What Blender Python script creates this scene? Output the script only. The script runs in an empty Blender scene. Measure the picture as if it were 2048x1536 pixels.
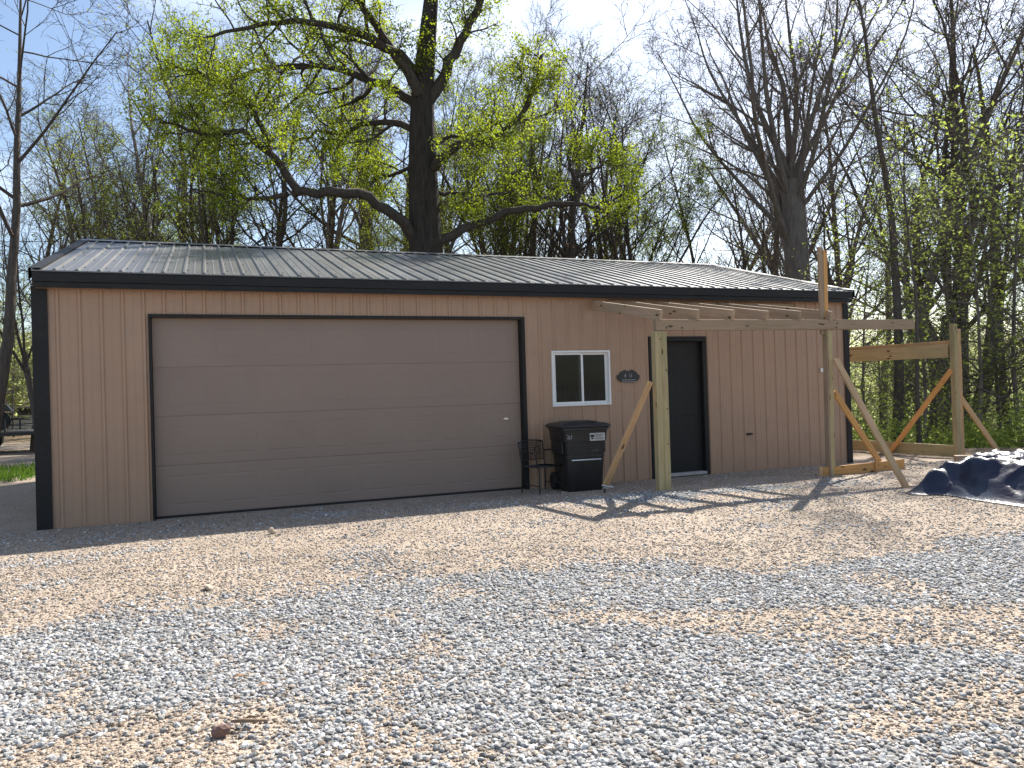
import bpy, bmesh, math, random
import numpy as np
from mathutils import Vector, Matrix

sc = bpy.context.scene
COL = sc.collection
rad = math.radians
random.seed(7)

# ------------------------------------------------------------------ camera
CAM = Vector((0.6391, -10.2337, 1.39797))
RT = Vector((0.928393, -0.370328, -0.030720))
UP = Vector((0.025379, -0.019288, 0.999492))
FW = Vector((0.370732, 0.928701, 0.008508))
cam = bpy.data.cameras.new('camera')
cam.sensor_width = 36.0
cam.lens = 36.0 * 1518.16 / 2048
cam.clip_start = 0.05
cam.clip_end = 3000
camo = bpy.data.objects.new('camera', cam)
COL.objects.link(camo)
M = Matrix((RT, UP, -FW)).transposed().to_4x4()
M.translation = CAM
camo.matrix_world = M
sc.camera = camo

# ------------------------------------------------------------------ light
SUN = Vector((0.79, 0.66, 1.0)).normalized()          # towards the sun
SUN_EL = math.asin(SUN.z)
SUN_AZ = math.atan2(SUN.x, SUN.y)                     # clockwise from +Y
w = bpy.data.worlds.new('World')
sc.world = w
w.use_nodes = True
nt = w.node_tree
nt.nodes.clear()
out = nt.nodes.new('ShaderNodeOutputWorld')
bg = nt.nodes.new('ShaderNodeBackground')
bg.inputs['Strength'].default_value = 0.085
sky = nt.nodes.new('ShaderNodeTexSky')
sky.sky_type = 'NISHITA'
sky.sun_disc = False
sky.sun_elevation = SUN_EL
sky.sun_rotation = SUN_AZ
sky.dust_density = 0.9
sky.air_density = 1.0
tc = nt.nodes.new('ShaderNodeTexCoord')
mp = nt.nodes.new('ShaderNodeMapping')
mp.inputs['Scale'].default_value = (1.0, 1.0, 2.6)
mp.inputs['Location'].default_value = (0.35, 0.2, 0.1)
nz = nt.nodes.new('ShaderNodeTexNoise')
nz.inputs['Scale'].default_value = 2.3
nz.inputs['Detail'].default_value = 6
nz.inputs['Roughness'].default_value = 0.55
rp = nt.nodes.new('ShaderNodeValToRGB')
rp.color_ramp.elements[0].position = 0.50
rp.color_ramp.elements[1].position = 0.80
mx = nt.nodes.new('ShaderNodeMix')
mx.data_type = 'RGBA'
mx.inputs['B'].default_value = (9.5, 9.9, 10.6, 1)
L = nt.links.new
L(tc.outputs['Generated'], mp.inputs['Vector'])
L(mp.outputs['Vector'], nz.inputs['Vector'])
L(nz.outputs['Fac'], rp.inputs['Fac'])
rp.color_ramp.elements[1].color = (.65, .65, .65, 1)
L(rp.outputs['Color'], mx.inputs['Factor'])
L(sky.outputs['Color'], mx.inputs['A'])
L(mx.outputs['Result'], bg.inputs['Color'])
L(bg.outputs['Background'], out.inputs['Surface'])

sl = bpy.data.lights.new('sun', 'SUN')
sl.energy = 5.0
sl.angle = rad(0.5)
sl.color = (1.0, 0.95, 0.87)
so = bpy.data.objects.new('sun', sl)
COL.objects.link(so)
so.rotation_euler = (-SUN).to_track_quat('-Z', 'Y').to_euler()
so.location = (20, 16, 30)

sc.view_settings.view_transform = 'Standard'
sc.view_settings.look = 'None'
sc.view_settings.exposure = 1.15
sc.view_settings.gamma = 1
sc.view_settings.use_curve_mapping = False
sc.render.engine = 'CYCLES'
sc.cycles.max_bounces = 7
sc.cycles.diffuse_bounces = 4
sc.cycles.transparent_max_bounces = 4

# ------------------------------------------------------------------ helpers
def tag(o, label=None, cat=None, group=None, kind=None):
    if label: o['label'] = label
    if cat: o['category'] = cat
    if group: o['group'] = group
    if kind: o['kind'] = kind
    return o

def empty(name, loc, label, cat, group=None, rz=0):
    o = bpy.data.objects.new(name, None)
    COL.objects.link(o)
    o.location = loc
    o.rotation_euler = (0, 0, rz)
    o.empty_display_size = 0.2
    return tag(o, label, cat, group)

def link(name, me, mat=None, parent=None, loc=(0, 0, 0)):
    o = bpy.data.objects.new(name, me)
    COL.objects.link(o)
    if mat is not None and len(me.materials) == 0:
        me.materials.append(mat)
    if parent is not None: o.parent = parent
    o.location = loc
    return o

def fast_mesh(name, V, F, smooth=False):
    """V (n,3), F (m,k) int arrays, k constant"""
    me = bpy.data.meshes.new(name)
    V = np.asarray(V, np.float32); F = np.asarray(F, np.int32)
    m, k = F.shape
    me.vertices.add(len(V)); me.vertices.foreach_set('co', V.ravel())
    me.loops.add(m * k); me.loops.foreach_set('vertex_index', F.ravel())
    me.polygons.add(m)
    me.polygons.foreach_set('loop_start', np.arange(0, m * k, k, dtype=np.int32))
    me.polygons.foreach_set('loop_total', np.full(m, k, np.int32))
    me.polygons.foreach_set('use_smooth', np.full(m, smooth, bool))
    me.update(calc_edges=True)
    return me

class MB:
    """collects boxes, prisms and tubes into one mesh (world coordinates)"""
    def __init__(s): s.v = []; s.f = []; s.sm = []
    def add(s, vs, fs, smooth=False):
        b = len(s.v); s.v += [tuple(v) for v in vs]
        s.f += [[i + b for i in f] for f in fs]; s.sm += [smooth] * len(fs)
        return s
    def box(s, x0, x1, y0, y1, z0, z1):
        vs = [(x0,y0,z0),(x1,y0,z0),(x1,y1,z0),(x0,y1,z0),(x0,y0,z1),(x1,y0,z1),(x1,y1,z1),(x0,y1,z1)]
        return s.add(vs, [[3,2,1,0],[4,5,6,7],[0,1,5,4],[1,2,6,5],[2,3,7,6],[3,0,4,7]])
    def tube(s, pts, r, n=8, caps=True, smooth=True):
        pts = [Vector(p) for p in pts]
        rs = r if isinstance(r, (list, tuple)) else [r] * len(pts)
        vs = []; fs = []
        ref = None
        for i, p in enumerate(pts):
            a = pts[max(i-1, 0)]; b = pts[min(i+1, len(pts)-1)]
            t = (b - a).normalized()
            if ref is None:
                ref = Vector((0,0,1)) if abs(t.z) < .9 else Vector((1,0,0))
            u = t.cross(ref).normalized(); v2 = u.cross(t).normalized(); ref = v2
            for k in range(n):
                a2 = 2*math.pi*k/n
                vs.append(p + (u*math.cos(a2) + v2*math.sin(a2))*rs[i])
        for i in range(len(pts)-1):
            for k in range(n):
                k2 = (k+1) % n
                fs.append([i*n+k, i*n+k2, (i+1)*n+k2, (i+1)*n+k])
        s.add(vs, fs, smooth)
        if caps:
            b = len(s.v) - len(vs)
            s.f.append([b+k for k in reversed(range(n))]); s.sm.append(False)
            s.f.append([b+(len(pts)-1)*n+k for k in range(n)]); s.sm.append(False)
        return s
    def prism(s, poly, axis, a, b):
        """poly in the other two axes, extruded from a to b along axis (0,1,2)"""
        n = len(poly)
        def P(p, t):
            q = list(p); q.insert(axis, t); return tuple(q)
        vs = [P(p, a) for p in poly] + [P(p, b) for p in poly]
        fs = [[i, (i+1) % n, n+(i+1) % n, n+i] for i in range(n)]
        fs += [list(reversed(range(n))), list(range(n, 2*n))]
        return s.add(vs, fs)
    def build(s, name, mat, parent=None, bevel=0, off=None):
        me = bpy.data.meshes.new(name)
        o0 = Vector((0,0,0))
        if parent is not None: o0 = parent_world(parent)
        if off is not None: o0 = Vector(off)
        me.from_pydata([tuple(Vector(v) - o0) for v in s.v], [], s.f)
        me.polygons.foreach_set('use_smooth', s.sm)
        bm = bmesh.new(); bm.from_mesh(me)
        bmesh.ops.recalc_face_normals(bm, faces=bm.faces)
        if bevel:
            bmesh.ops.bevel(bm, geom=list(bm.edges), offset=bevel, segments=2, affect='EDGES', profile=.6)
        bm.to_mesh(me); bm.free()
        me.update()
        return link(name, me, mat, parent)

def parent_world(p):
    v = Vector(p.location)
    while p.parent is not None:
        p = p.parent; v = v + Vector(p.location)
    return v

def board(name, p0, p1, wdt, thk, mat, parent, up=(0,0,1), bevel=.004, label=None):
    """a plank from p0 to p1; wdt is measured along `up`, thk across; own local frame along the grain"""
    p0 = Vector(p0); p1 = Vector(p1)
    x = (p1 - p0); Ln = x.length; x.normalize()
    z = Vector(up); z = (z - x*z.dot(x)).normalized(); y = z.cross(x)
    me = bpy.data.meshes.new(name)
    bm = bmesh.new()
    bmesh.ops.create_cube(bm, size=1)
    for v in bm.verts: v.co = Vector((v.co.x*Ln, v.co.y*thk, v.co.z*wdt))
    bmesh.ops.bevel(bm, geom=list(bm.edges), offset=bevel, segments=1, affect='EDGES')
    bm.to_mesh(me); bm.free()
    o = link(name, me, mat, parent)
    m = Matrix((x, y, z)).transposed().to_4x4()
    m.translation = (p0 + p1)/2 - (parent_world(parent) if parent is not None else Vector((0,0,0)))
    o.matrix_local = m
    if label: o['label'] = label
    return o

def children(o): return [c for c in o.children]
def copy_tree(o, loc, rz=0, scale=None, label=None, group=None):
    c = o.copy(); COL.objects.link(c)
    c.location = loc; c.rotation_euler = (0, 0, rz)
    if scale is not None: c.scale = scale
    if label: c['label'] = label
    if group: c['group'] = group
    for ch in KIDS[o.name]:
        d = ch.copy(); COL.objects.link(d); d.parent = c
    return c
KIDS = {}

# ------------------------------------------------------------------ noise
_rng = np.random.default_rng(11)
_lat = _rng.random((64, 64))
def vnoise(x, y):
    x = np.asarray(x, float); y = np.asarray(y, float)
    xi = np.floor(x).astype(int); yi = np.floor(y).astype(int)
    fx = x - xi; fy = y - yi
    fx = fx*fx*(3-2*fx); fy = fy*fy*(3-2*fy)
    a = _lat[xi % 64, yi % 64]; b = _lat[(xi+1) % 64, yi % 64]
    c = _lat[xi % 64, (yi+1) % 64]; d = _lat[(xi+1) % 64, (yi+1) % 64]
    return (a*(1-fx)+b*fx)*(1-fy) + (c*(1-fx)+d*fx)*fy
def fbm(x, y, o=3):
    s = 0; a = .5; t = 0
    for i in range(o):
        s = s + a*vnoise(x*2**i + 17*i, y*2**i + 5*i); t += a; a *= .5
    return s/t
def sstep(a, b, x):
    t = np.clip((np.asarray(x, float)-a)/(b-a), 0, 1); return t*t*(3-2*t)

# ------------------------------------------------------------------ ground shape
def ground_z(x, y):
    x = np.asarray(x, float); y = np.asarray(y, float)
    z = -.05 + .10*sstep(-.3, -2.0, y)
    u = .8*x + .6*y
    side = sstep(1, 11, x)
    z = z - side*(6.0*sstep(11.6, 40, u)) + side*13.0*sstep(48, 130, u)
    out_y = sstep(4, 10, np.abs(y+4)) + sstep(7, 14, x)
    z = z + (fbm(x*.35, y*.35)-.5)*.25*np.clip(out_y, 0, 1)*sstep(6, 16, np.hypot(x-4, y+5))
    z = z + (fbm(x*1.3+9, y*1.3)-.5)*.035*sstep(-.4, -1.6, y)
    return z
def gz(x, y): return float(ground_z(x, y))

_ex = np.array([-6, -3, -.5, 1.2, 2.8, 4.2, 6.4, 9, 14]); _ey = np.array([-5.6, -5.4, -5.15, -4.55, -4.75, -5.5, -5.9, -6.1, -6.2])
def seg_d(x, y, a, b):
    ax, ay = a; bx, by = b
    t = np.clip(((x-ax)*(bx-ax)+(y-ay)*(by-ay))/((bx-ax)**2+(by-ay)**2), 0, 1)
    return np.hypot(x-ax-t*(bx-ax), y-ay-t*(by-ay)), t
def grey_mask(x, y):
    """1 where fresh grey stone lies, 0 where the old tan gravel shows"""
    n = (fbm(x*1.4, y*1.4, 4)-.5)*1.9
    m = sstep(.28, -.28, y - np.interp(x, _ex, _ey) + n*.7)
    d, t = seg_d(x, y, (2.0, -5.75), (5.2, -7.9))
    m = m*(1-.9*sstep(.12, -.14, d - (.08+.42*t) + n*.25))
    m = m*(1-.9*sstep(.3, -.2, np.hypot((x-.15)/1.0, (y+6.95)/.5)-.75 + n*.5))
    m = m*(1-.85*sstep(.5, -.2, np.hypot((x-3.6)/.8, (y+8.0)/.25)-.6 + n*.5))
    m = m*(1-.75*sstep(.52, .72, fbm(x*2.3+40, y*2.7, 3)))
    m = np.maximum(m, .75*sstep(.25, -.1, np.abs(y + 2.3 + .1*np.sin(x)) - .25 + n*.6)*sstep(3.5, 6, x)*sstep(9.5, 8, x))
    m = np.maximum(m, .35*sstep(.62, .8, fbm(x*1.1+7, y*1.9+3, 3)))
    return m

# ------------------------------------------------------------------ materials
def newmat(name):
    m = bpy.data.materials.new(name); m.use_nodes = True
    n = m.node_tree; n.nodes.clear()
    o = n.nodes.new('ShaderNodeOutputMaterial')
    return m, n, o
def N(n, t, **kw):
    d = n.nodes.new(t)
    for k, v in kw.items():
        if hasattr(d, k) and k not in d.inputs: setattr(d, k, v)
        else: d.inputs[k].default_value = v
    return d
def ramp(n, cols):
    r = n.nodes.new('ShaderNodeValToRGB'); e = r.color_ramp.elements
    while len(e) > 1: e.remove(e[-1])
    e[0].position = cols[0][0]; e[0].color = (*cols[0][1], 1)
    for p, c in cols[1:]:
        q = e.new(p); q.color = (*c, 1)
    return r

def surf(name, c0, c1, rough=.6, scale=3, detail=5, bump=0, bscale=40, metallic=0, spec=.5, dirt=None, stretch=None, rand=0, coat=0):
    """noise-mixed principled surface; optional dirt (colour, amount)"""
    m, n, o = newmat(name)
    L = n.links.new
    b = N(n, 'ShaderNodeBsdfPrincipled', Metallic=metallic)
    b.inputs['Specular IOR Level'].default_value = spec
    b.inputs['Coat Weight'].default_value = coat
    tc = N(n, 'ShaderNodeTexCoord')
    vec = tc.outputs['Object']
    oi = N(n, 'ShaderNodeObjectInfo')
    ad = N(n, 'ShaderNodeVectorMath', operation='MULTIPLY_ADD')
    L(oi.outputs['Random'], ad.inputs[0]); ad.inputs[1].default_value = (37, 19, 53); L(vec, ad.inputs[2])
    vec = ad.outputs[0]
    if stretch:
        mp = N(n, 'ShaderNodeMapping'); mp.inputs['Scale'].default_value = stretch
        L(vec, mp.inputs['Vector']); vec = mp.outputs['Vector']
    nz = N(n, 'ShaderNodeTexNoise', Scale=scale, Detail=detail, Roughness=.6)
    L(vec, nz.inputs['Vector'])
    r = ramp(n, [(.3, c0), (.7, c1)])
    L(nz.outputs['Fac'], r.inputs['Fac'])
    colr = r.outputs['Color']
    if dirt:
        n2 = N(n, 'ShaderNodeTexNoise', Scale=scale*4.3, Detail=6, Roughness=.7); L(vec, n2.inputs['Vector'])
        r2 = ramp(n, [(.5, (0,0,0)), (.78, (dirt[1],)*3)]); L(n2.outputs['Fac'], r2.inputs['Fac'])
        mx = N(n, 'ShaderNodeMix', data_type='RGBA'); L(r2.outputs['Color'], mx.inputs['Factor'])
        L(colr, mx.inputs['A']); mx.inputs['B'].default_value = (*dirt[0], 1); colr = mx.outputs['Result']
    if rand:
        h = N(n, 'ShaderNodeHueSaturation'); mr = N(n, 'ShaderNodeMapRange')
        mr.inputs['To Min'].default_value = 1-rand; mr.inputs['To Max'].default_value = 1+rand
        L(oi.outputs['Random'], mr.inputs['Value']); L(mr.outputs['Result'], h.inputs['Value'])
        L(colr, h.inputs['Color']); colr = h.outputs['Color']
    L(colr, b.inputs['Base Color'])
    rr = N(n, 'ShaderNodeMapRange'); rr.inputs['To Min'].default_value = max(rough-.08, .02); rr.inputs['To Max'].default_value = min(rough+.1, 1)
    L(nz.outputs['Fac'], rr.inputs['Value']); L(rr.outputs['Result'], b.inputs['Roughness'])
    if bump:
        n3 = N(n, 'ShaderNodeTexNoise', Scale=bscale, Detail=5, Roughness=.65); L(vec, n3.inputs['Vector'])
        bp = N(n, 'ShaderNodeBump', Strength=bump, Distance=.01); L(n3.outputs['Fac'], bp.inputs['Height'])
        L(bp.outputs['Normal'], b.inputs['Normal'])
    L(b.outputs[0], o.inputs['Surface'])
    return m

def wood(name, light, dark, knot=(.09, .045, .02)):
    m, n, o = newmat(name); L = n.links.new
    b = N(n, 'ShaderNodeBsdfPrincipled', Roughness=.7); b.inputs['Specular IOR Level'].default_value = .25
    tc = N(n, 'ShaderNodeTexCoord'); oi = N(n, 'ShaderNodeObjectInfo')
    ad = N(n, 'ShaderNodeVectorMath', operation='MULTIPLY_ADD')
    L(oi.outputs['Random'], ad.inputs[0]); ad.inputs[1].default_value = (91, 13, 27); L(tc.outputs['Object'], ad.inputs[2])
    mp = N(n, 'ShaderNodeMapping'); mp.inputs['Scale'].default_value = (.9, 16, 16); L(ad.outputs[0], mp.inputs['Vector'])
    nz = N(n, 'ShaderNodeTexNoise', Scale=2.2, Detail=6, Roughness=.65, Distortion=.6); L(mp.outputs[0], nz.inputs['Vector'])
    r = ramp(n, [(.28, dark), (.5, light), (.75, tuple(c*1.12 for c in light))]); L(nz.outputs['Fac'], r.inputs['Fac'])
    n2 = N(n, 'ShaderNodeTexNoise', Scale=1.3, Detail=3); L(ad.outputs[0], n2.inputs['Vector'])
    mx = N(n, 'ShaderNodeMix', data_type='RGBA', blend_type='MULTIPLY', Factor=.5)
    r2 = ramp(n, [(.3, (.72, .78, .62)), (.7, (1.1, 1.0, .95))]); L(n2.outputs['Fac'], r2.inputs['Fac'])
    L(r.outputs[0], mx.inputs['A']); L(r2.outputs[0], mx.inputs['B'])
    mk = N(n, 'ShaderNodeMapping'); mk.inputs['Scale'].default_value = (3.2, 9, 9); L(ad.outputs[0], mk.inputs['Vector'])
    vo = N(n, 'ShaderNodeTexVoronoi', Scale=1.0); L(mk.outputs[0], vo.inputs['Vector'])
    rk = ramp(n, [(.09, (1,1,1)), (.17, (0,0,0))]); L(vo.outputs['Distance'], rk.inputs['Fac'])
    m2 = N(n, 'ShaderNodeMix', data_type='RGBA'); L(rk.outputs[0], m2.inputs['Factor']); L(mx.outputs['Result'], m2.inputs['A']); m2.inputs['B'].default_value = (*knot, 1)
    h = N(n, 'ShaderNodeHueSaturation'); mr = N(n, 'ShaderNodeMapRange'); mr.inputs['To Min'].default_value = .82; mr.inputs['To Max'].default_value = 1.12
    L(oi.outputs['Random'], mr.inputs['Value']); L(mr.outputs[0], h.inputs['Value']); L(m2.outputs['Result'], h.inputs['Color'])
    L(h.outputs[0], b.inputs['Base Color'])
    bp = N(n, 'ShaderNodeBump', Strength=.25, Distance=.004); L(nz.outputs['Fac'], bp.inputs['Height']); L(bp.outputs[0], b.inputs['Normal'])
    L(b.outputs[0], o.inputs['Surface'])
    return m

def leafmat(name, c0, c1, trans=.55, mid=None):
    m, n, o = newmat(name); L = n.links.new
    ge = N(n, 'ShaderNodeNewGeometry'); oi = N(n, 'ShaderNodeObjectInfo')
    r = ramp(n, [(0, c0), (1, c1)] if mid is None else [(0, c0), (.5, mid), (1, c1)])
    a = N(n, 'ShaderNodeMath', operation='MULTIPLY_ADD'); L(oi.outputs['Random'], a.inputs[0]); a.inputs[1].default_value = .35
    tcl = N(n, 'ShaderNodeTexCoord'); nzl = N(n, 'ShaderNodeTexNoise', Scale=.9, Detail=2); L(tcl.outputs['Object'], nzl.inputs['Vector'])
    m4 = N(n, 'ShaderNodeMath', operation='MULTIPLY_ADD'); L(nzl.outputs['Fac'], m4.inputs[0]); m4.inputs[1].default_value = 1.5; m4.inputs[2].default_value = -.72
    m5 = N(n, 'ShaderNodeMath', operation='MULTIPLY_ADD'); L(ge.outputs['Random Per Island'], m5.inputs[0]); m5.inputs[1].default_value = .75; L(m4.outputs[0], m5.inputs[2])
    m3 = N(n, 'ShaderNodeMath', operation='MULTIPLY', use_clamp=True); L(m5.outputs[0], m3.inputs[0]); m3.inputs[1].default_value = 1.0
    L(m3.outputs[0], a.inputs[2]); L(a.outputs[0], r.inputs['Fac'])
    d = N(n, 'ShaderNodeBsdfPrincipled', Roughness=.55); d.inputs['Specular IOR Level'].default_value = .3
    L(r.outputs[0], d.inputs['Base Color'])
    t = N(n, 'ShaderNodeBsdfTranslucent')
    h = N(n, 'ShaderNodeHueSaturation', Saturation=1.1, Value=1.7); L(r.outputs[0], h.inputs['Color']); L(h.outputs[0], t.inputs['Color'])
    mx = N(n, 'ShaderNodeMixShader', Fac=trans); L(d.outputs[0], mx.inputs[1]); L(t.outputs[0], mx.inputs[2])
    L(mx.outputs[0], o.inputs['Surface'])
    return m

def barkmat(name, c0, c1):
    m, n, o = newmat(name); L = n.links.new
    b = N(n, 'ShaderNodeBsdfPrincipled', Roughness=.9); b.inputs['Specular IOR Level'].default_value = .15
    tc = N(n, 'ShaderNodeTexCoord'); mp = N(n, 'ShaderNodeMapping'); mp.inputs['Scale'].default_value = (9, 9, 1.6); L(tc.outputs['Object'], mp.inputs['Vector'])
    nz = N(n, 'ShaderNodeTexNoise', Scale=1.6, Detail=6, Roughness=.7); L(mp.outputs[0], nz.inputs['Vector'])
    r = ramp(n, [(.3, c0), (.7, c1)]); L(nz.outputs['Fac'], r.inputs['Fac'])
    oi = N(n, 'ShaderNodeObjectInfo'); h = N(n, 'ShaderNodeHueSaturation'); mr = N(n, 'ShaderNodeMapRange'); mr.inputs['To Min'].default_value = .7; mr.inputs['To Max'].default_value = 1.35
    L(oi.outputs['Random'], mr.inputs['Value']); L(mr.outputs[0], h.inputs['Value']); L(r.outputs[0], h.inputs['Color'])
    L(h.outputs[0], b.inputs['Base Color'])
    bp = N(n, 'ShaderNodeBump', Strength=.8, Distance=.03); L(nz.outputs['Fac'], bp.inputs['Height']); L(bp.outputs[0], b.inputs['Normal'])
    L(b.outputs[0], o.inputs['Surface'])
    return m

MT = {}
MT['siding'] = surf('siding_paint', (.375, .236, .155), (.415, .266, .178), rough=.42, scale=.9, dirt=((.26, .20, .155), .45), spec=.4)
MT['door_panel'] = surf('garage_door_paint', (.24, .17, .135), (.27, .195, .152), rough=.45, scale=.8, dirt=((.25, .20, .16), .4), bump=.08, bscale=220)
MT['trim'] = surf('charcoal_trim', (.014, .0135, .0135), (.022, .021, .021), rough=.5, scale=2, dirt=((.045, .04, .037), .35), spec=.22)
MT['roof'] = surf('charcoal_roof', (.125, .123, .123), (.155, .152, .15), rough=.30, scale=.7, dirt=((.11, .105, .10), .5), spec=.65, rand=.06)
MT['vinyl'] = surf('white_vinyl', (.74, .74, .73), (.8, .8, .79), rough=.35, scale=3, dirt=((.5, .48, .43), .3))
MT['manway'] = surf('dark_door_paint', (.014, .0135, .0135), (.02, .019, .019), rough=.5, scale=2, dirt=((.03, .028, .026), .3), spec=.25)
MT['concrete'] = surf('concrete', (.33, .31, .29), (.45, .43, .40), rough=.9, scale=6, bump=.5, bscale=90, dirt=((.2, .17, .14), .6))
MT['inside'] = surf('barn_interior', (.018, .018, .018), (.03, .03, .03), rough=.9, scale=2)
MT['treated'] = wood('treated_lumber', (.42, .34, .195), (.28, .235, .13))
MT['pine'] = wood('pine_lumber', (.56, .36, .20), (.40, .23, .11))
MT['pine2'] = wood('framing_lumber', (.38, .275, .19), (.275, .19, .125))
MT['orange_pine'] = wood('fresh_pine', (.60, .32, .12), (.43, .20, .07))
MT['black_plastic'] = surf('black_plastic', (.012, .012, .013), (.02, .02, .021), rough=.42, scale=4, bump=.12, bscale=160, dirt=((.06, .055, .05), .35))
MT['rubber'] = surf('rubber', (.012, .012, .012), (.022, .022, .022), rough=.8, scale=8)
MT['iron'] = surf('wrought_iron', (.012, .012, .012), (.03, .028, .026), rough=.5, scale=10, bump=.2, bscale=120)
MT['steel'] = surf('bright_steel', (.5, .5, .5), (.62, .62, .62), rough=.3, scale=6, metallic=1)
MT['sticker'] = surf('sticker_white', (.45, .45, .44), (.55, .55, .54), rough=.5, scale=9, dirt=((.4, .39, .36), .5))
MT['ink'] = surf('ink_black', (.02, .02, .02), (.03, .03, .03), rough=.6, scale=9)
MT['grey_ink'] = surf('stamp_grey', (.25, .25, .25), (.33, .33, .33), rough=.6, scale=9)
MT['slate'] = surf('slate_plaque', (.022, .022, .024), (.04, .04, .042), rough=.55, scale=14, bump=.4, bscale=90)
MT['plaque_text'] = surf('plaque_lettering', (.30, .30, .30), (.36, .36, .36), rough=.5, scale=9)
MT['truck_paint'] = surf('dark_machine_paint', (.02, .022, .02), (.035, .037, .034), rough=.35, scale=5, dirt=((.10, .085, .06), .5))
MT['deck'] = surf('weathered_planks', (.20, .17, .14), (.32, .29, .25), rough=.85, scale=3, stretch=(1, 12, 12), rand=.15)
MT['car_paint'] = surf('pale_car_paint', (.46, .47, .48), (.52, .53, .54), rough=.25, scale=2, coat=.6)
MT['glass_dark'] = surf('tinted_glass', (.012, .014, .015), (.02, .022, .023), rough=.06, scale=2)
MT['bark_dark'] = barkmat('dark_bark', (.030, .025, .021), (.075, .063, .052))
MT['bark_grey'] = barkmat('grey_bark', (.10, .085, .073), (.23, .20, .175))
MT['bark_mid'] = barkmat('brown_bark', (.05, .042, .035), (.125, .105, .088))
MT['leaf_bright'] = leafmat('spring_leaf', (.10, .145, .018), (.26, .30, .045), mid=(.17, .215, .028))
MT['leaf_olive'] = leafmat('olive_leaf', (.075, .10, .02), (.19, .21, .045), mid=(.125, .155, .028))
MT['leaf_bud'] = leafmat('bud_leaf', (.16, .11, .065), (.26, .25, .10), trans=.4, mid=(.22, .17, .09))
MT['leaf_under'] = leafmat('understory_leaf', (.14, .18, .05), (.30, .34, .10), mid=(.19, .235, .06), trans=.7)
MT['leaf_far'] = leafmat('far_leaf', (.17, .19, .09), (.33, .34, .17), trans=.7, mid=(.25, .27, .125))
MT['dead_leaf'] = leafmat('dead_leaf', (.16, .085, .045), (.34, .22, .13), trans=.2, mid=(.24, .14, .08))
MT['grass'] = leafmat('grass_blade', (.05, .11, .012), (.12, .20, .03), trans=.35)

def glass_mat():
    m, n, o = newmat('window_glass'); L = n.links.new
    t = N(n, 'ShaderNodeBsdfTransparent'); t.inputs[0].default_value = (.55, .57, .57, 1)
    g = N(n, 'ShaderNodeBsdfGlossy', Roughness=.03)
    g.inputs[0].default_value = (.5, .5, .5, 1)
    f = N(n, 'ShaderNodeFresnel', IOR=1.45)
    mx = N(n, 'ShaderNodeMixShader'); L(f.outputs[0], mx.inputs[0]); L(t.outputs[0], mx.inputs[1]); L(g.outputs[0], mx.inputs[2])
    L(mx.outputs[0], o.inputs['Surface']); return m
MT['glass'] = glass_mat()

def tarp_mat():
    m, n, o = newmat('blue_tarp'); L = n.links.new
    b = N(n, 'ShaderNodeBsdfPrincipled', Roughness=.36); b.inputs['Specular IOR Level'].default_value = .4
    tc = N(n, 'ShaderNodeTexCoord')
    nz = N(n, 'ShaderNodeTexNoise', Scale=2.4, Detail=4); L(tc.outputs['Object'], nz.inputs['Vector'])
    r = ramp(n, [(.35, (.011, .011, .033)), (.65, (.015, .030, .058))]); L(nz.outputs['Fac'], r.inputs['Fac'])
    L(r.outputs[0], b.inputs['Base Color'])
    wv = N(n, 'ShaderNodeTexNoise', Scale=17, Detail=4, Distortion=1.2); L(tc.outputs['Object'], wv.inputs['Vector'])
    bp = N(n, 'ShaderNodeBump', Strength=.22, Distance=.02); L(wv.outputs['Fac'], bp.inputs['Height']); L(bp.outputs[0], b.inputs['Normal'])
    L(b.outputs[0], o.inputs['Surface']); return m
MT['tarp'] = tarp_mat()

def stone_mat():
    m, n, o = newmat('crushed_stone'); L = n.links.new
    b = N(n, 'ShaderNodeBsdfPrincipled', Roughness=.75); b.inputs['Specular IOR Level'].default_value = .35
    at = N(n, 'ShaderNodeAttribute', attribute_type='INSTANCER', attribute_name='tint')
    av = N(n, 'ShaderNodeAttribute', attribute_type='INSTANCER', attribute_name='val')
    r = ramp(n, [(0, (.21, .155, .11)), (.35, (.405, .335, .265)), (.5, (.36, .315, .265)), (.62, (.25, .249, .246)), (.85, (.365, .363, .357)), (1, (.53, .525, .515))])
    L(at.outputs['Fac'], r.inputs['Fac'])
    tc = N(n, 'ShaderNodeTexCoord'); nz = N(n, 'ShaderNodeTexNoise', Scale=2.3, Detail=4); L(tc.outputs['Object'], nz.inputs['Vector'])
    mr = N(n, 'ShaderNodeMapRange'); mr.inputs['To Min'].default_value = .78; mr.inputs['To Max'].default_value = 1.18; L(nz.outputs['Fac'], mr.inputs['Value'])
    mm = N(n, 'ShaderNodeMath', operation='MULTIPLY'); L(mr.outputs[0], mm.inputs[0]); L(av.outputs['Fac'], mm.inputs[1])
    h = N(n, 'ShaderNodeHueSaturation'); L(mm.outputs[0], h.inputs['Value']); L(r.outputs[0], h.inputs['Color'])
    L(h.outputs[0], b.inputs['Base Color']); L(b.outputs[0], o.inputs['Surface']); return m
MT['stone'] = stone_mat()

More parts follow.
